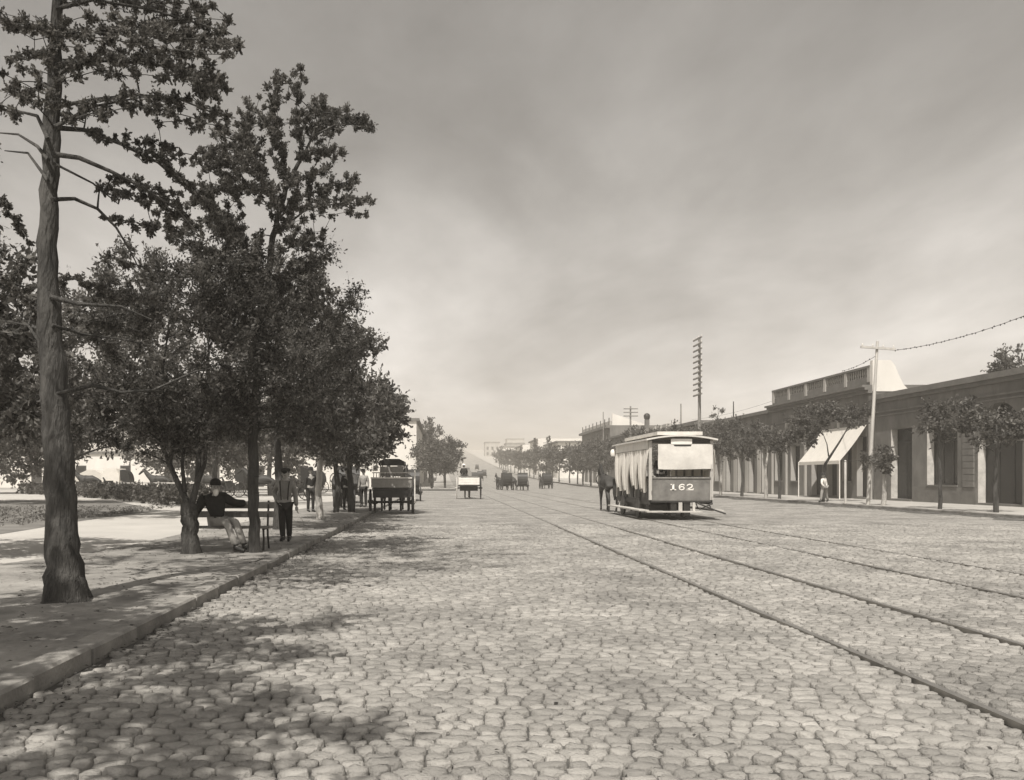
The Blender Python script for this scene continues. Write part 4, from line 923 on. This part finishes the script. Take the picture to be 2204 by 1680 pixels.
person('bearded man in a dark hat and jacket lounging on the wooden bench under the trees', (-4.22, BY - .28, .14), 0, 'bench', 1.72, top='cloth_d', bottom='cloth_l', hat='bowler', beard=True, jacket=True, face=.35)
# bench
bn = empty('park_bench', (-4.05, BY, .13), 'wooden slatted park bench with iron legs between the forked tree and the slender tree', 'bench')
for k in range(4): MB().cbox(-.82, .82, -.42 + k * .105, -.42 + k * .105 + .085, .41, .445, .006).build('seat_slat', M['wood_m'], bn)
for k in range(2): MB().box(-.82, .82, .035 + k * .035, .06 + k * .035, .6 + k * .17, .6 + k * .17 + .12).build('back_slat', M['wood_m'], bn)
for sx in (-.7, .7):
    MB().tube([(sx, -.4, 0), (sx, -.36, .2), (sx, -.4, .4)], .02, 6).build('leg', M['iron'], bn); MB().tube([(sx, .12, 0), (sx, .02, .25), (sx, .0, .41), (sx, .1, .92)], .02, 6).build('leg', M['iron'], bn)
    MB().box(sx - .02, sx + .02, -.42, .02, .385, .409).build('seat_bearer', M['iron'], bn)
wb = empty('wire_band', (P(546, 1000, Y3).x, Y3, 1.1), 'dark wire bands tied round the slender trunk at the end of the bench', 'wire band')
for z_ in (.05, .1, .4): MB().lathe([(.10, z_), (.108, z_ + .015), (.10, z_ + .03)], (0, 0, 0), 14).build('band', M['iron'], wb)

# ------------------------------------------------------------------ horses, carriages, wagons
def horse_proto():
    root = empty('horse', (0, 0, 0))
    J = dict(croup=((0, -.82, 1.28), (.25, .27)), loin=((0, -.4, 1.24), (.27, .29)), belly=((0, 0, 1.19), (.29, .32)), girth=((0, .4, 1.2), (.25, .31)), withers=((0, .6, 1.32), (.17, .25)), nb=((0, .82, 1.5), (.11, .19)), nk=((0, 1.02, 1.72), (.085, .14)), poll=((0, 1.15, 1.88), (.08, .1)), ck=((0, 1.3, 1.78), (.085, .1)), mz=((0, 1.55, 1.56), (.05, .06)))
    for q, sx in (('r', -1), ('l', 1)):
        J['hh' + q] = ((sx * .14, -.82, 1.08), .15); J['st' + q] = ((sx * .17, -.66, .84), .105); J['hk' + q] = ((sx * .16, -.96, .5), .058); J['hf' + q] = ((sx * .16, -.9, .15), .042); J['ho' + q] = ((sx * .16, -.83, .04), .06)
        J['fs' + q] = ((sx * .13, .5, 1.0), .125); J['fk' + q] = ((sx * .14, .53, .52), .055); J['ff' + q] = ((sx * .14, .5, .15), .04); J['fo' + q] = ((sx * .14, .56, .04), .058)
    J = {k: (Vector(p), r) for k, (p, r) in J.items()}
    E = [('croup', 'loin'), ('loin', 'belly'), ('belly', 'girth'), ('girth', 'withers'), ('withers', 'nb'), ('nb', 'nk'), ('nk', 'poll'), ('poll', 'ck'), ('ck', 'mz')]
    for q in 'rl': E += [('croup', 'hh' + q), ('hh' + q, 'st' + q), ('st' + q, 'hk' + q), ('hk' + q, 'hf' + q), ('hf' + q, 'ho' + q), ('girth', 'fs' + q), ('fs' + q, 'fk' + q), ('fk' + q, 'ff' + q), ('ff' + q, 'fo' + q)]
    ex = MB()
    for sx in (-1, 1): ex.tube([(sx * .05, 1.12, 1.95), (sx * .06, 1.13, 2.08)], [.03, .006], 6)
    link(bpy.data.objects.new('body', skin_mesh('body', J, E, 'belly', M['horse'], extra=ex)), root)
    MB().tube([(0, -1.08, 1.36), (0, -1.2, 1.15), (0, -1.22, .8), (0, -1.2, .5)], [.05, .075, .08, .02], 8).build('tail', M['hair'], root)
    MB().tube([(0, .66, 1.6), (.0, .86, 1.74), (0, 1.02, 1.9), (0, 1.14, 2.0)], [.04, .05, .05, .03], 6).build('mane', M['hair'], root)
    hn = MB(); Mt = Matrix.Rotation(math.radians(65), 3, 'X')
    hn.lathe([(.3, -.05), (.33, 0), (.3, .05)], (0, .68, 1.32), 14, Mt); hn.lathe([(.335, -.03), (.345, 0), (.335, .03)], (0, .2, 1.2), 14, Matrix.Rotation(PI / 2, 3, 'X'))
    for sx in (-1, 1): hn.tube([(sx * .3, .68, 1.25), (sx * .33, 0, 1.1), (sx * .33, -1.2, .95)], .014, 5)
    hn.build('harness', M['black'], root)
    return root
HP = horse_proto(); HP_used = [False]
def horse(label, x, y, rz=0.0, z=None, group=None, s=1.0):
    o = HP if not HP_used[0] else copy_tree(HP)
    HP_used[0] = True
    tag(o, label, 'horse', group); o.location = (x, y, (zg(y) + .035) if z is None else z); o.rotation_euler = (0, 0, rz); o.scale = (s, s, s); return o
def wheel_mesh(r, m, ns=12, w=.05):
    mb = MB(); R = Matrix.Rotation(PI / 2, 3, 'Y'); mb.lathe([(r - .055, -w / 2), (r, -w / 2), (r, w / 2), (r - .055, w / 2), (r - .055, -w / 2)], (0, 0, 0), 28, R, False)
    mb.lathe([(0, -.11), (.06, -.11), (.075, 0), (.06, .11), (0, .11)], (0, 0, 0), 10, R)
    for k in range(ns): t = 2 * PI * k / ns; mb.tube([(0, .05 * math.cos(t), .05 * math.sin(t)), (0, (r - .03) * math.cos(t), (r - .03) * math.sin(t))], [.02, .015], 5, cap=False)
    return mb.mesh('wheel', m)
WM = {}
def wheel(root, x, y, z, r, m='wood_d'):
    k = (r, m)
    if k not in WM: WM[k] = wheel_mesh(r, M[m])
    o = bpy.data.objects.new('wheel', WM[k]); link(o, root); o.location = (x, y, z); return o
def victoria():
    root = empty('carriage', (0, 0, 0)); m = 'black'
    MB().prism([(-.95, .75), (-.95, 1.15), (-.7, 1.2), (-.55, .85), (.25, .62), (.45, 1.0), (.52, .98), (.4, .5), (-.6, .5)], 0, -.52, .52).build('body', M['black'], root)
    MB().prism([(-.9, .8), (-.35, .8), (-.35, .95), (-.9, .95)], 0, -.49, .49).build('seat', M['cloth_d'], root)
    MB().box(-.42, .42, .5, .95, 1.0, 1.12).box(-.42, .42, .88, .95, .55, 1.0).build('driver_box', M['black'], root)
    vv = []; n = 7
    for i in range(n):                                    # raised hood: a folded half-drum open to the front
        a = math.radians(-8 + 118 * i / (n - 1)); 
        for sx in (-.56, .56): vv.append((sx, -.5 - .55 * math.cos(a) , 1.1 + .85 * math.sin(a)))
    ff = [(2 * i, 2 * i + 1, 2 * i + 3, 2 * i + 2) for i in range(n - 1)]
    for sg in (0, 1): vv.append(((-.56, .56)[sg], -.35, 1.12)); c = len(vv) - 1; ff += [(2 * i + sg, 2 * i + 2 + sg, c) for i in range(n - 1)]
    MB().add(vv, ff).build('hood', M['black'], root)
    for sx in (-.62, .62): wheel(root, sx, -.7, .56, .54); wheel(root, sx * .92, .85, .44, .42)
    MB().tube([(-.6, -.7, .56), (.6, -.7, .56)], .03, 6).tube([(-.56, .85, .44), (.56, .85, .44)], .03, 6).tube([(0, -.7, .5), (0, .85, .46)], .03, 6).build('axles', M['iron'], root)
    for sx in (-.3, .3): MB().tube([(sx, .85, .5), (sx, 1.6, .85), (sx, 3.2, 1.0)], .025, 6).build('shaft', M['wood_d'], root)
    return root
VP = victoria(); vused = [False]
def carriage(label, x, y, rz=0.0, group='hackney carriages', z=None):
    o = VP if not vused[0] else copy_tree(VP)
    vused[0] = True; tag(o, label, 'carriage', group); o.location = (x, y, (zg(y) + .035) if z is None else z); o.rotation_euler = (0, 0, rz); return o
def ahead(x, y, rz, d): return x - math.sin(rz) * d, y + math.cos(rz) * d
# street traffic: three carriages in the middle distance
for i, (x, y, rz, la, lb) in enumerate([(7.1, 99, .25, 'left-hand carriage of the group in the middle distance, turned slightly left', 'horse drawing the left-hand carriage of the middle group'),
        (8.9, 97, -.06, 'open dark carriage leading the group in the middle distance', 'horse drawing the dark carriage at the front of the middle group'),
        (12.8, 108, .1, 'dark hooded carriage alone on the right of the middle-distance group', 'horse of the lone hooded carriage right of the middle group')]):
    carriage(la, x, y, rz); hx, hy = ahead(x, y, rz, 2.2); horse(lb, hx, hy, rz, s=.95)
person('driver in dark clothes on the left carriage of the middle-distance group', (7.0, 99.6, .6), PI, 'sit', 1.7, hat='bowler')
person('driver in a white shirt on the front carriage of the middle-distance group', (8.9, 97.7, .6), PI, 'sit', 1.7, top='cloth_w', hat='bowler')
person('driver on the lone hooded carriage right of the middle group', (12.75, 108.7, .65), PI, 'sit', 1.7, hat='bowler')
carriage('dark carriage behind the delivery wagon at the left kerb', -1.95, 54, .02); horse('horse of the dark carriage beyond the delivery wagon', -1.95, 56.3, .02)
carriage('hackney carriage in tree shade on the verge between two dark trunks', -4.9, 46, .1, z=.13); horse('horse of the carriage standing between the dark trunks', -5.1, 48.2, .1, z=.13)
carriage('hackney carriage on the pale walk behind the walking boy, seen from the side', -8.6, 52, 1.45, z=.13); horse('horse with lowered head on the pale walk behind the walking boy', -10.8, 52.2, 1.45, z=.13)
horse('dark horse standing under the trees left of the delivery wagon', -4.2, 41.5, .3, z=.13)
for i, (x, y, rz, nm) in enumerate([(-14.2, 60, 1.2, 'parked hackney carriage in the square right of the slender trunk'), (-18.6, 64, 1.5, 'parked hackney carriage in the square seen between the forked stems'), (-24.5, 66, 1.6, 'parked hackney carriage at the left in the square behind the hedge'), (-11.0, 74, 1.3, 'parked hackney carriage at the far end of the square')]):
    carriage(nm, x, y, rz, z=.13); hx, hy = ahead(x, y, rz, 2.2); horse(nm.replace('parked hackney carriage', 'horse harnessed to the hackney carriage'), hx, hy, rz, z=.13)
for i, (x, y) in enumerate([(5.4, 150), (7.6, 176), (9.8, 205), (7.0, 240), (13.5, 190), (11.5, 290)]):
    carriage(['nearest tiny carriage on the rising road, left of centre', 'second tiny carriage up the rising road', 'third tiny carriage up the rising road, in the middle', 'small speck of a carriage high on the road, left side', 'tiny carriage on the right half of the rising road', 'farthest speck of a carriage near the hilltop'][i], x, y, random.uniform(-.1, .1), group='tiny distant carriages up the rising road')
person('man in dark clothes standing at the end of the hedge in the square', (-21, 72, .13), 0, 'stand', 1.6, hat='bowler')
person('man in dark clothes standing against the pale-trunked tree behind the boy', (-5.2, 34.5, .13), .5, 'stand', 1.7, hat='bowler')
person('man in dark clothes standing between the dark trunks left of the delivery wagon', (-4.0, 36.5, .13), .4, 'stand', 1.68, hat='bowler')
person('man in a grey jacket waiting at the kerb behind the two dark trunks', (-3.6, 40, .13), -.3, 'stand', 1.7, top='cloth_m', hat='straw')
horse('dark horse of a second cart standing in shade left of the delivery wagon', -4.75, 39.5, .15, z=.13)
person('person in white shirt and grey trousers stooping at the right kerb before the awning', (20.9, 47.8, SZ), .4, 'stoop', 1.6, top='cloth_w', bottom='cloth_m', hat='bowler')
person('passenger in a pale dress on the back seat of the front middle-distance carriage', (8.75, 96.4, .5), PI, 'sit', 1.6, top='cloth_w', bottom='cloth_l', hat='straw', hatm='cloth_w')
person('passenger in grey on the back seat of the left middle-distance carriage', (7.25, 98.5, .5), PI, 'sit', 1.6, top='cloth_m', bottom='cloth_d', hat='bowler')
horse('spare dark horse walking between the two left carriages of the middle group', 8.0, 98.5, .1, s=.95)
# two-wheeled cart in mid road, seen from behind
ca = empty('two_wheeled_cart', (1.8, 59.6, .035), 'white-boarded two-wheeled cart driving away in the middle of the road', 'cart')
for k in range(3): MB().box(-.7, .7, -.95, -.92, .98 + k * .16, .98 + k * .16 + .15).build('tailboard', M['paint_w'], ca)
MB().box(-.72, -.69, -.95, .9, .95, 1.5).build('side_board', M['paint_w'], ca); MB().box(.69, .72, -.95, .9, .95, 1.5).build('side_board', M['wood_m'], ca)
MB().box(-.72, .72, -.95, .9, .88, .95).build('floor', M['wood_d'], ca); MB().box(-.6, .6, -.5, -.42, .55, .88).box(-.6, .6, .3, .38, .55, .88).build('bearer', M['wood_d'], ca)
MB().box(-.68, .68, .1, .5, 1.5, 1.56).build('seat', M['wood_m'], ca); MB().tube([(-.84, 0, .74), (.84, 0, .74)], .035, 8).build('axle', M['iron'], ca)
wheel(ca, -.82, 0, .74, .74, 'wood_l'); wheel(ca, .82, 0, .74, .74, 'wood_d')
for sx in (-.35, .35): MB().tube([(sx, .5, .92), (sx, 1.6, 1.0), (sx, 3.1, 1.05)], .03, 6).build('shaft', M['wood_d'], ca)
person('driver in a white hat sitting on the left of the white-boarded cart', (1.48, 59.9, 1.1), PI, 'sit', 1.65, top='cloth_d', bottom='cloth_d', hat='straw', hatm='cloth_w')
horse('horse pulling the white-boarded cart in the middle of the road', 1.75, 61.9, 0)
wg = empty('covered_wagon', (3.3, 122, zg(122) + .035), 'grey covered wagon going away just beyond the white-boarded cart', 'wagon')
MB().box(-.7, .7, -1.4, 1.4, .8, 1.4).build('body', M['wood_m'], wg); MB().prism([(-.75, 1.4), (-.75, 2.1), (-.5, 2.4), (0, 2.5), (.5, 2.4), (.75, 2.1), (.75, 1.4)], 1, -1.4, 1.4).build('cover', M['cloth_m'], wg)
for sx in (-.75, .75): wheel(wg, sx, -.9, .54, .54); wheel(wg, sx, .9, .54, .54)
# parked delivery wagon at the left kerb
dw = empty('delivery_wagon', (-2.02, 34.6, .035), 'dark delivery wagon with a light rear panel and railed canopy parked at the left kerb', 'wagon')
MB().box(-.76, .76, 0, 2.0, .98, 1.06).build('floor', M['wood_d'], dw); MB().box(-.8, .8, -.0, .05, 1.065, 1.42).build('rear_panel', M['cloth_m'], dw)
MB().box(-.8, -.76, .05, 2.0, 1.065, 1.42).box(.76, .8, .05, 2.0, 1.065, 1.42).build('side_panel', M['wood_m'], dw); MB().box(-.82, .82, -.04, .09, 1.42, 1.47).build('ledge', M['paint_w'], dw)
MB().box(-.74, .74, .0, 1.9, .66, .97).build('underbody', M['black'], dw)
for k in range(14): MB().tube([(-.7 + k * .108, .02, 1.471), (-.7 + k * .108, .02, 1.63)], .016, 5).build('rail_spindle', M['wood_m'], dw)
MB().box(-.76, .76, 0, .04, 1.63, 1.67).build('top_rail', M['wood_l'], dw)
for sx in (-.45, .45):
    for yy in (.3, 1.5): MB().tube([(sx, yy, 1.06), (sx, yy, 1.95)], .025, 6).build('canopy_post', M['wood_d'], dw)
MB().prism([(-.52, 1.95), (-.5, 2.1), (-.3, 2.2), (.3, 2.2), (.5, 2.1), (.52, 1.95)], 1, .1, 1.7).build('canopy', M['black'], dw); MB().box(-.45, .45, .14, .16, 1.5, 1.9).build('rear_curtain', M['cloth_m'], dw)
for sx in (-.86, .86): wheel(dw, sx, .35, .5, .5); wheel(dw, sx * .9, 1.6, .42, .42)
MB().tube([(-.85, .35, .5), (.85, .35, .5)], .03, 6).tube([(-.8, 1.6, .42), (.8, 1.6, .42)], .03, 6).build('axles', M['iron'], dw)
MB().tube([(.93, .0, .45), (.93, .0, 1.75)], .03, 6).build('stake', M['paint_w'], dw)
horse('left horse of the pair harnessed to the parked delivery wagon', -2.4, 37.9, 0); horse('right horse of the pair harnessed to the parked delivery wagon', -1.6, 37.9, 0)
# things in the square
tn = empty('tent', (-33, 82, .12), 'small white canvas tent roof beyond the hedge at the left', 'tent')
MB().prism([(-2.6, 1.0), (2.6, 1.0), (.3, 2.1), (-.3, 2.1)], 1, 0, 3).build('canvas', M['canvas'], tn)
for sx in (-2.4, 2.4): MB().tube([(sx, .1, 0), (sx, .1, 1.0)], .05, 6).build('pole', M['wood_l'], tn)
hc = empty('hooded_cart', (-27, 72, .12), 'white hooded cart standing beyond the hedge right of the tent', 'cart')
MB().prism([(-.7, .9), (-.75, 1.6), (-.45, 2.1), (.45, 2.1), (.75, 1.6), (.7, .9)], 1, -1, 1.2).build('hood', M['canvas'], hc); wheel(hc, -.8, 0, .6, .6); wheel(hc, .8, 0, .6, .6)
fc = empty('rail_fence', (-19.5, 60, .12), 'light wooden rail on posts between the hedge and the carriages', 'fence')
for z in (.55, .95): MB().box(-2.6, 2.6, -.03, .03, z, z + .09).build('rail', M['wood_l'], fc)
for k in range(5): MB().box(-2.6 + k * 1.28, -2.6 + k * 1.28 + .09, -.05, .05, 0, 1.1).build('post', M['wood_l'], fc)

# ------------------------------------------------------------------ horse tram
TX, TY, TL = 8.19, 30.0, 5.6
tm = empty('horse_tram', (TX, TY, .04), 'open-sided horse tram numbered 162 with white curtains and a lowered white blind', 'tram')
W = 1.05
def tb(name, m, *b, par=None): 
    mb = MB()
    for q in b: mb.box(*q)
    return mb.build(name, M[m], par or tm)
tb('floor', 'wood_d', (-W, W, .0, TL, .60, .68)); 
dash = MB().box(-W + .06, W - .06, -.04, .0, .66, 1.42); dash = dash.build('dash_panel', M['paint_g'], tm)
tb('dash_rail', 'wood_m', (-W + .03, W - .03, -.07, .03, 1.42, 1.47)); tb('dash_sill', 'wood_d', (-W + .02, W - .02, -.06, .02, .6, .655))
for sx in (-1, 1): tb('dash_return', 'paint_g', ((sx * W - .06 if sx > 0 else -W, (sx * W if sx > 0 else -W + .06), -.0, .6, .685, 1.40)))
def stroke(name, pts, w, x0, z0, k=1.0):
    V = [Vector((a, b)) for a, b in pts]; mb = MB(); L_, R_ = [], []
    for i in range(len(V)):
        d = (V[min(i + 1, len(V) - 1)] - V[max(i - 1, 0)]).normalized(); nn = Vector((-d.y, d.x)) * w / 2; L_.append(V[i] + nn); R_.append(V[i] - nn)
    for i in range(len(V) - 1):
        q = [L_[i], L_[i + 1], R_[i + 1], R_[i]]; mb.prism([(x0 + p.x * k, z0 + p.y) for p in q], 1, -.048, -.0405)
    return mb
dg_ = []
m1 = stroke('n', [(0, 0), (0, .21)], .07, -.27, 1.02); b_ = stroke('n', [(-.1, .015), (.1, .015)], .03, -.27, 1.02); m1.add(b_.v, b_.f); b_ = stroke('n', [(-.09, .195), (.0, .195)], .03, -.27, 1.02); m1.add(b_.v, b_.f); m1.build('number', M['number'], dash)
m6 = stroke('n', [(.085, .165), (.055, .195), (.0, .2), (-.06, .165), (-.08, .105), (-.06, .04), (0, .012), (.06, .035), (.078, .07), (.06, .11), (0, .128), (-.06, .095)], .036, .02, 1.02, 1.1); m6.build('number', M['number'], dash)
m2_ = stroke('n', [(-.085, .15), (-.06, .19), (0, .203), (.06, .185), (.075, .14), (.04, .095), (-.04, .045), (-.085, .018)], .038, .30, 1.02, 1.1); b_ = stroke('n', [(-.1, .016), (.1, .016), (.105, .06)], .034, .30, 1.02, 1.1); m2_.add(b_.v, b_.f); m2_.build('number', M['number'], dash)
ROOF = 2.72
for y_ in (0.0, TL):                                      # corner posts
    for sx in (-1, 1): tb('corner_post', 'wood_l', (sx * W - .05, sx * W + .05, y_ - .04, y_ + .04, .68, ROOF))
for k in range(1, 5):
    for sx in (-1, 1): tb('side_post', 'wood_m', (sx * W - .03, sx * W + .03, TL * k / 5 - .03, TL * k / 5 + .03, .68, ROOF - .1))
# roof: shallow arch, overhanging, with thickness
vv = []; ns = 12
for (yy) in (-.2, TL + .3):
    for zz in (0, .055):
        for i in range(ns + 1):
            t = -1 + 2 * i / ns; vv.append((1.22 * t, yy, ROOF + .14 * (1 - t * t) + zz))
q = ns + 1; ff = []
for i in range(ns):
    ff += [(i, 2 * q + i, 2 * q + i + 1, i + 1), (q + i, q + i + 1, 3 * q + i + 1, 3 * q + i), (i, i + 1, q + i + 1, q + i), (2 * q + i, 3 * q + i, 3 * q + i + 1, 2 * q + i + 1)]
ff += [(0, q, 3 * q, 2 * q), (ns, 2 * q + ns, 3 * q + ns, q + ns)]
MB().add(vv, ff).build('roof', M['blind'], tm)
tb('clerestory', 'blind', (-.78, .78, .1, TL - .1, ROOF + .20, ROOF + .32)); tb('fascia', 'paint_w', (-W - .085, -W - .055, 0.05, TL - .05, ROOF - .28, ROOF + .03)); tb('fascia', 'paint_w', (W + .055, W + .085, 0.05, TL - .05, ROOF - .28, ROOF + .03))
tb('end_beam', 'wood_d', (-W + .052, W - .052, -.02, .03, ROOF - .08, ROOF + .04))
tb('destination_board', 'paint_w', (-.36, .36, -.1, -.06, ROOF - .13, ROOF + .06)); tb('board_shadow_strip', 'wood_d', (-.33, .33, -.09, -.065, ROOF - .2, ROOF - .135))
# rolled-down blind with slight billow
vv = []
for i in range(13):
    for j in range(7):
        t = i / 12; z = ROOF - .12 - .86 * j / 6; vv.append((-W + .25 + 1.87 * t + (.01 if j == 6 else 0), -.085 - .025 * math.sin(PI * t) * math.sin(PI * j / 6) - .008 * math.sin(9 * t + j), z - .012 * math.sin(5 * t) * (j / 6)))
ff = [(i * 7 + j, i * 7 + j + 1, (i + 1) * 7 + j + 1, (i + 1) * 7 + j) for i in range(12) for j in range(6)]
MB().add(vv + [(x, y + .01, z) for x, y, z in vv], ff + [tuple(91 + k for k in f[::-1]) for f in ff], True).build('blind', M['blind'], tm)
MB().tube([(-W + .24, -.075, ROOF - .985), (W - .16, -.045, ROOF - .985)], .018, 6).build('blind_rod', M['wood_m'], tm)
# curtains along both sides, gathered towards the bottom
def curtain(x, y0, y1, sx, bot, gath):
    vv = []; nu, nv = 28, 12
    for i in range(nu + 1):
        for j in range(nv + 1):
            t = i / nu; q = j / nv; c = .5 + gath * .22; tt = c + (t - c) * (1 - .36 * q ** 1.3 if gath else 1 - .25 * math.sin(PI * q))
            y = y0 + (y1 - y0) * tt; z = ROOF - .3 - (ROOF - .3 - bot) * q - .08 * math.sin(7 * t) * (q > .9)
            xx = x + sx * (.05 * math.sin(t * 30 + 1.3 * q) + .05 * math.sin(PI * q) + .02 * math.sin(t * 11))
            vv.append((xx, y, z))
    ff = [(i * (nv + 1) + j, i * (nv + 1) + j + 1, (i + 1) * (nv + 1) + j + 1, (i + 1) * (nv + 1) + j) for i in range(nu) for j in range(nv)]
    nb = len(vv)
    MB().add(vv + [(a + .006, b, c) for a, b, c in vv], ff + [tuple(nb + k for k in f[::-1]) for f in ff], True).build('curtain', M['canvas'], tm)
for sx in (-1, 1):
    for k, (g, b) in enumerate(((.4, 1.0), (-.3, 1.1), (.3, .9), (-.5, 1.0))):
        curtain(sx * (W + .06), TL * k / 4 - .05, TL * (k + 1) / 4 + .1, sx, b, g)
for k in range(5):
    sb = tb('seat', 'wood_m', (-W + .08, W - .08, TL * k / 5 + .3, TL * k / 5 + .72, 1.03, 1.08)); 
    MB().box(-W + .08, W - .08, TL * k / 5 + .68, TL * k / 5 + .72, 1.081, 1.5).build('seat_back', M['wood_m'], tm)
    for sx in (-1, 1): tb('seat_end', 'wood_d', (sx * W - .045 - (0 if sx > 0 else -.09) * 0, sx * W + .02, TL * k / 5 + .28, TL * k / 5 + .74, .68, 1.2))
for sx in (-1, 1):
    tb('running_board', 'wood_l', (min(sx * (W + .06), sx * (W + .4)), max(sx * (W + .06), sx * (W + .4)), -.1, TL, .30, .345))
    for k in range(4): MB().tube([(sx * (W + .1), .3 + k * 1.6, .32), (sx * (W - .02), .3 + k * 1.6, .62)], .02, 6).build('step_hanger', M['iron'], tm)
tb('end_step', 'wood_l', (-W - .2, .62, -.42, -.12, .27, .31))
tb('side_sill', 'wood_d', (-W - .04, -W - .001, 0, TL, .52, .72), (W + .001, W + .04, 0, TL, .52, .72))
gau = (8.75 - 7.05) / 2; gc = (8.75 + 7.05) / 2 - TX
for yy in (1.5, 4.1):
    for sx in (-1, 1):
        wo = bpy.data.objects.new('wheel', MB().lathe([(0, -.04), (.34, -.04), (.38, -.05), (.38, -.03), (.34, .04), (0, .05)], (0, 0, 0), 22, Matrix.Rotation(PI / 2, 3, 'Y'), False).mesh('wheel', M['iron'])); link(wo, tm); wo.location = (gc + sx * gau * .98, yy, .375)
    MB().tube([(gc - gau, yy, .37), (gc + gau, yy, .37)], .04, 8).build('axle', M['iron'], tm)
tb('truck_frame', 'iron', (gc - .72, gc - .62, .4, 5.2, .3, .56), (gc + .62, gc + .72, .4, 5.2, .3, .56), (gc - .62, gc + .62, .5, .6, .3, .5), (gc - .62, gc + .62, 2.6, 3.0, .22, .55))
tb('brake_gear', 'iron', (-.35, -.15, -.02, .4, .12, .6), (.1, .32, -.02, .4, .1, .6)); tb('support', 'wood_l', (-.1, .02, -.12, -.06, .31, .6), (.38, .46, -.12, -.06, .31, .6))
MB().tube([(.55, -.1, .58), (1.0, -.5, .36), (1.3, -.75, .24)], .03, 6).tube([(.62, -.1, .36), (1.08, -.05, .58)], .025, 6).build('drawbar', M['iron'], tm)
MB().tube([(-W + .02, -.12, 1.0), (-W + .02, -.12, 2.0)], .018, 6).build('grab_rail', M['wood_l'], tm); MB().tube([(W - .02, -.12, .8), (W - .02, -.12, 1.9)], .018, 6).build('grab_rail', M['wood_l'], tm)
MB().lathe([(.1, 0), (.12, .06), (.12, .2), (.07, .28), (0, .29)], (-W - .15, TL + .1, ROOF - .4), 10).build('lantern', M['paint_w'], tm)
horse('left horse of the pair pulling the tram', 7.1, 37.6, .06, s=1.02); horse('right horse of the pair pulling the tram', 8.2, 38.0, .0)
person('tram driver in dark clothes on the far platform of the tram', (7.9, 35.0, .72), PI, 'stand', 1.65, hat='cap')
person('conductor in dark clothes standing behind the rear panel of the tram', (7.6, 30.45, .72), .2, 'stand', 1.6, hat='cap')

# ------------------------------------------------------------------ haze
hz = MB().box(-1500, 1500, -70, 1600, -1.5, 46).build('haze', bpy.data.materials.new('air'), None); hz['kind'] = 'stuff'
am = hz.data.materials[0]; am.use_nodes = True; am.node_tree.nodes.clear()
ao = am.node_tree.nodes.new('ShaderNodeOutputMaterial'); pv = am.node_tree.nodes.new('ShaderNodeVolumePrincipled')
pv.inputs['Color'].default_value = (1, .95, .87, 1); pv.inputs['Density'].default_value = .0012; pv.inputs['Anisotropy'].default_value = .2
am.node_tree.links.new(pv.outputs[0], ao.inputs['Volume'])
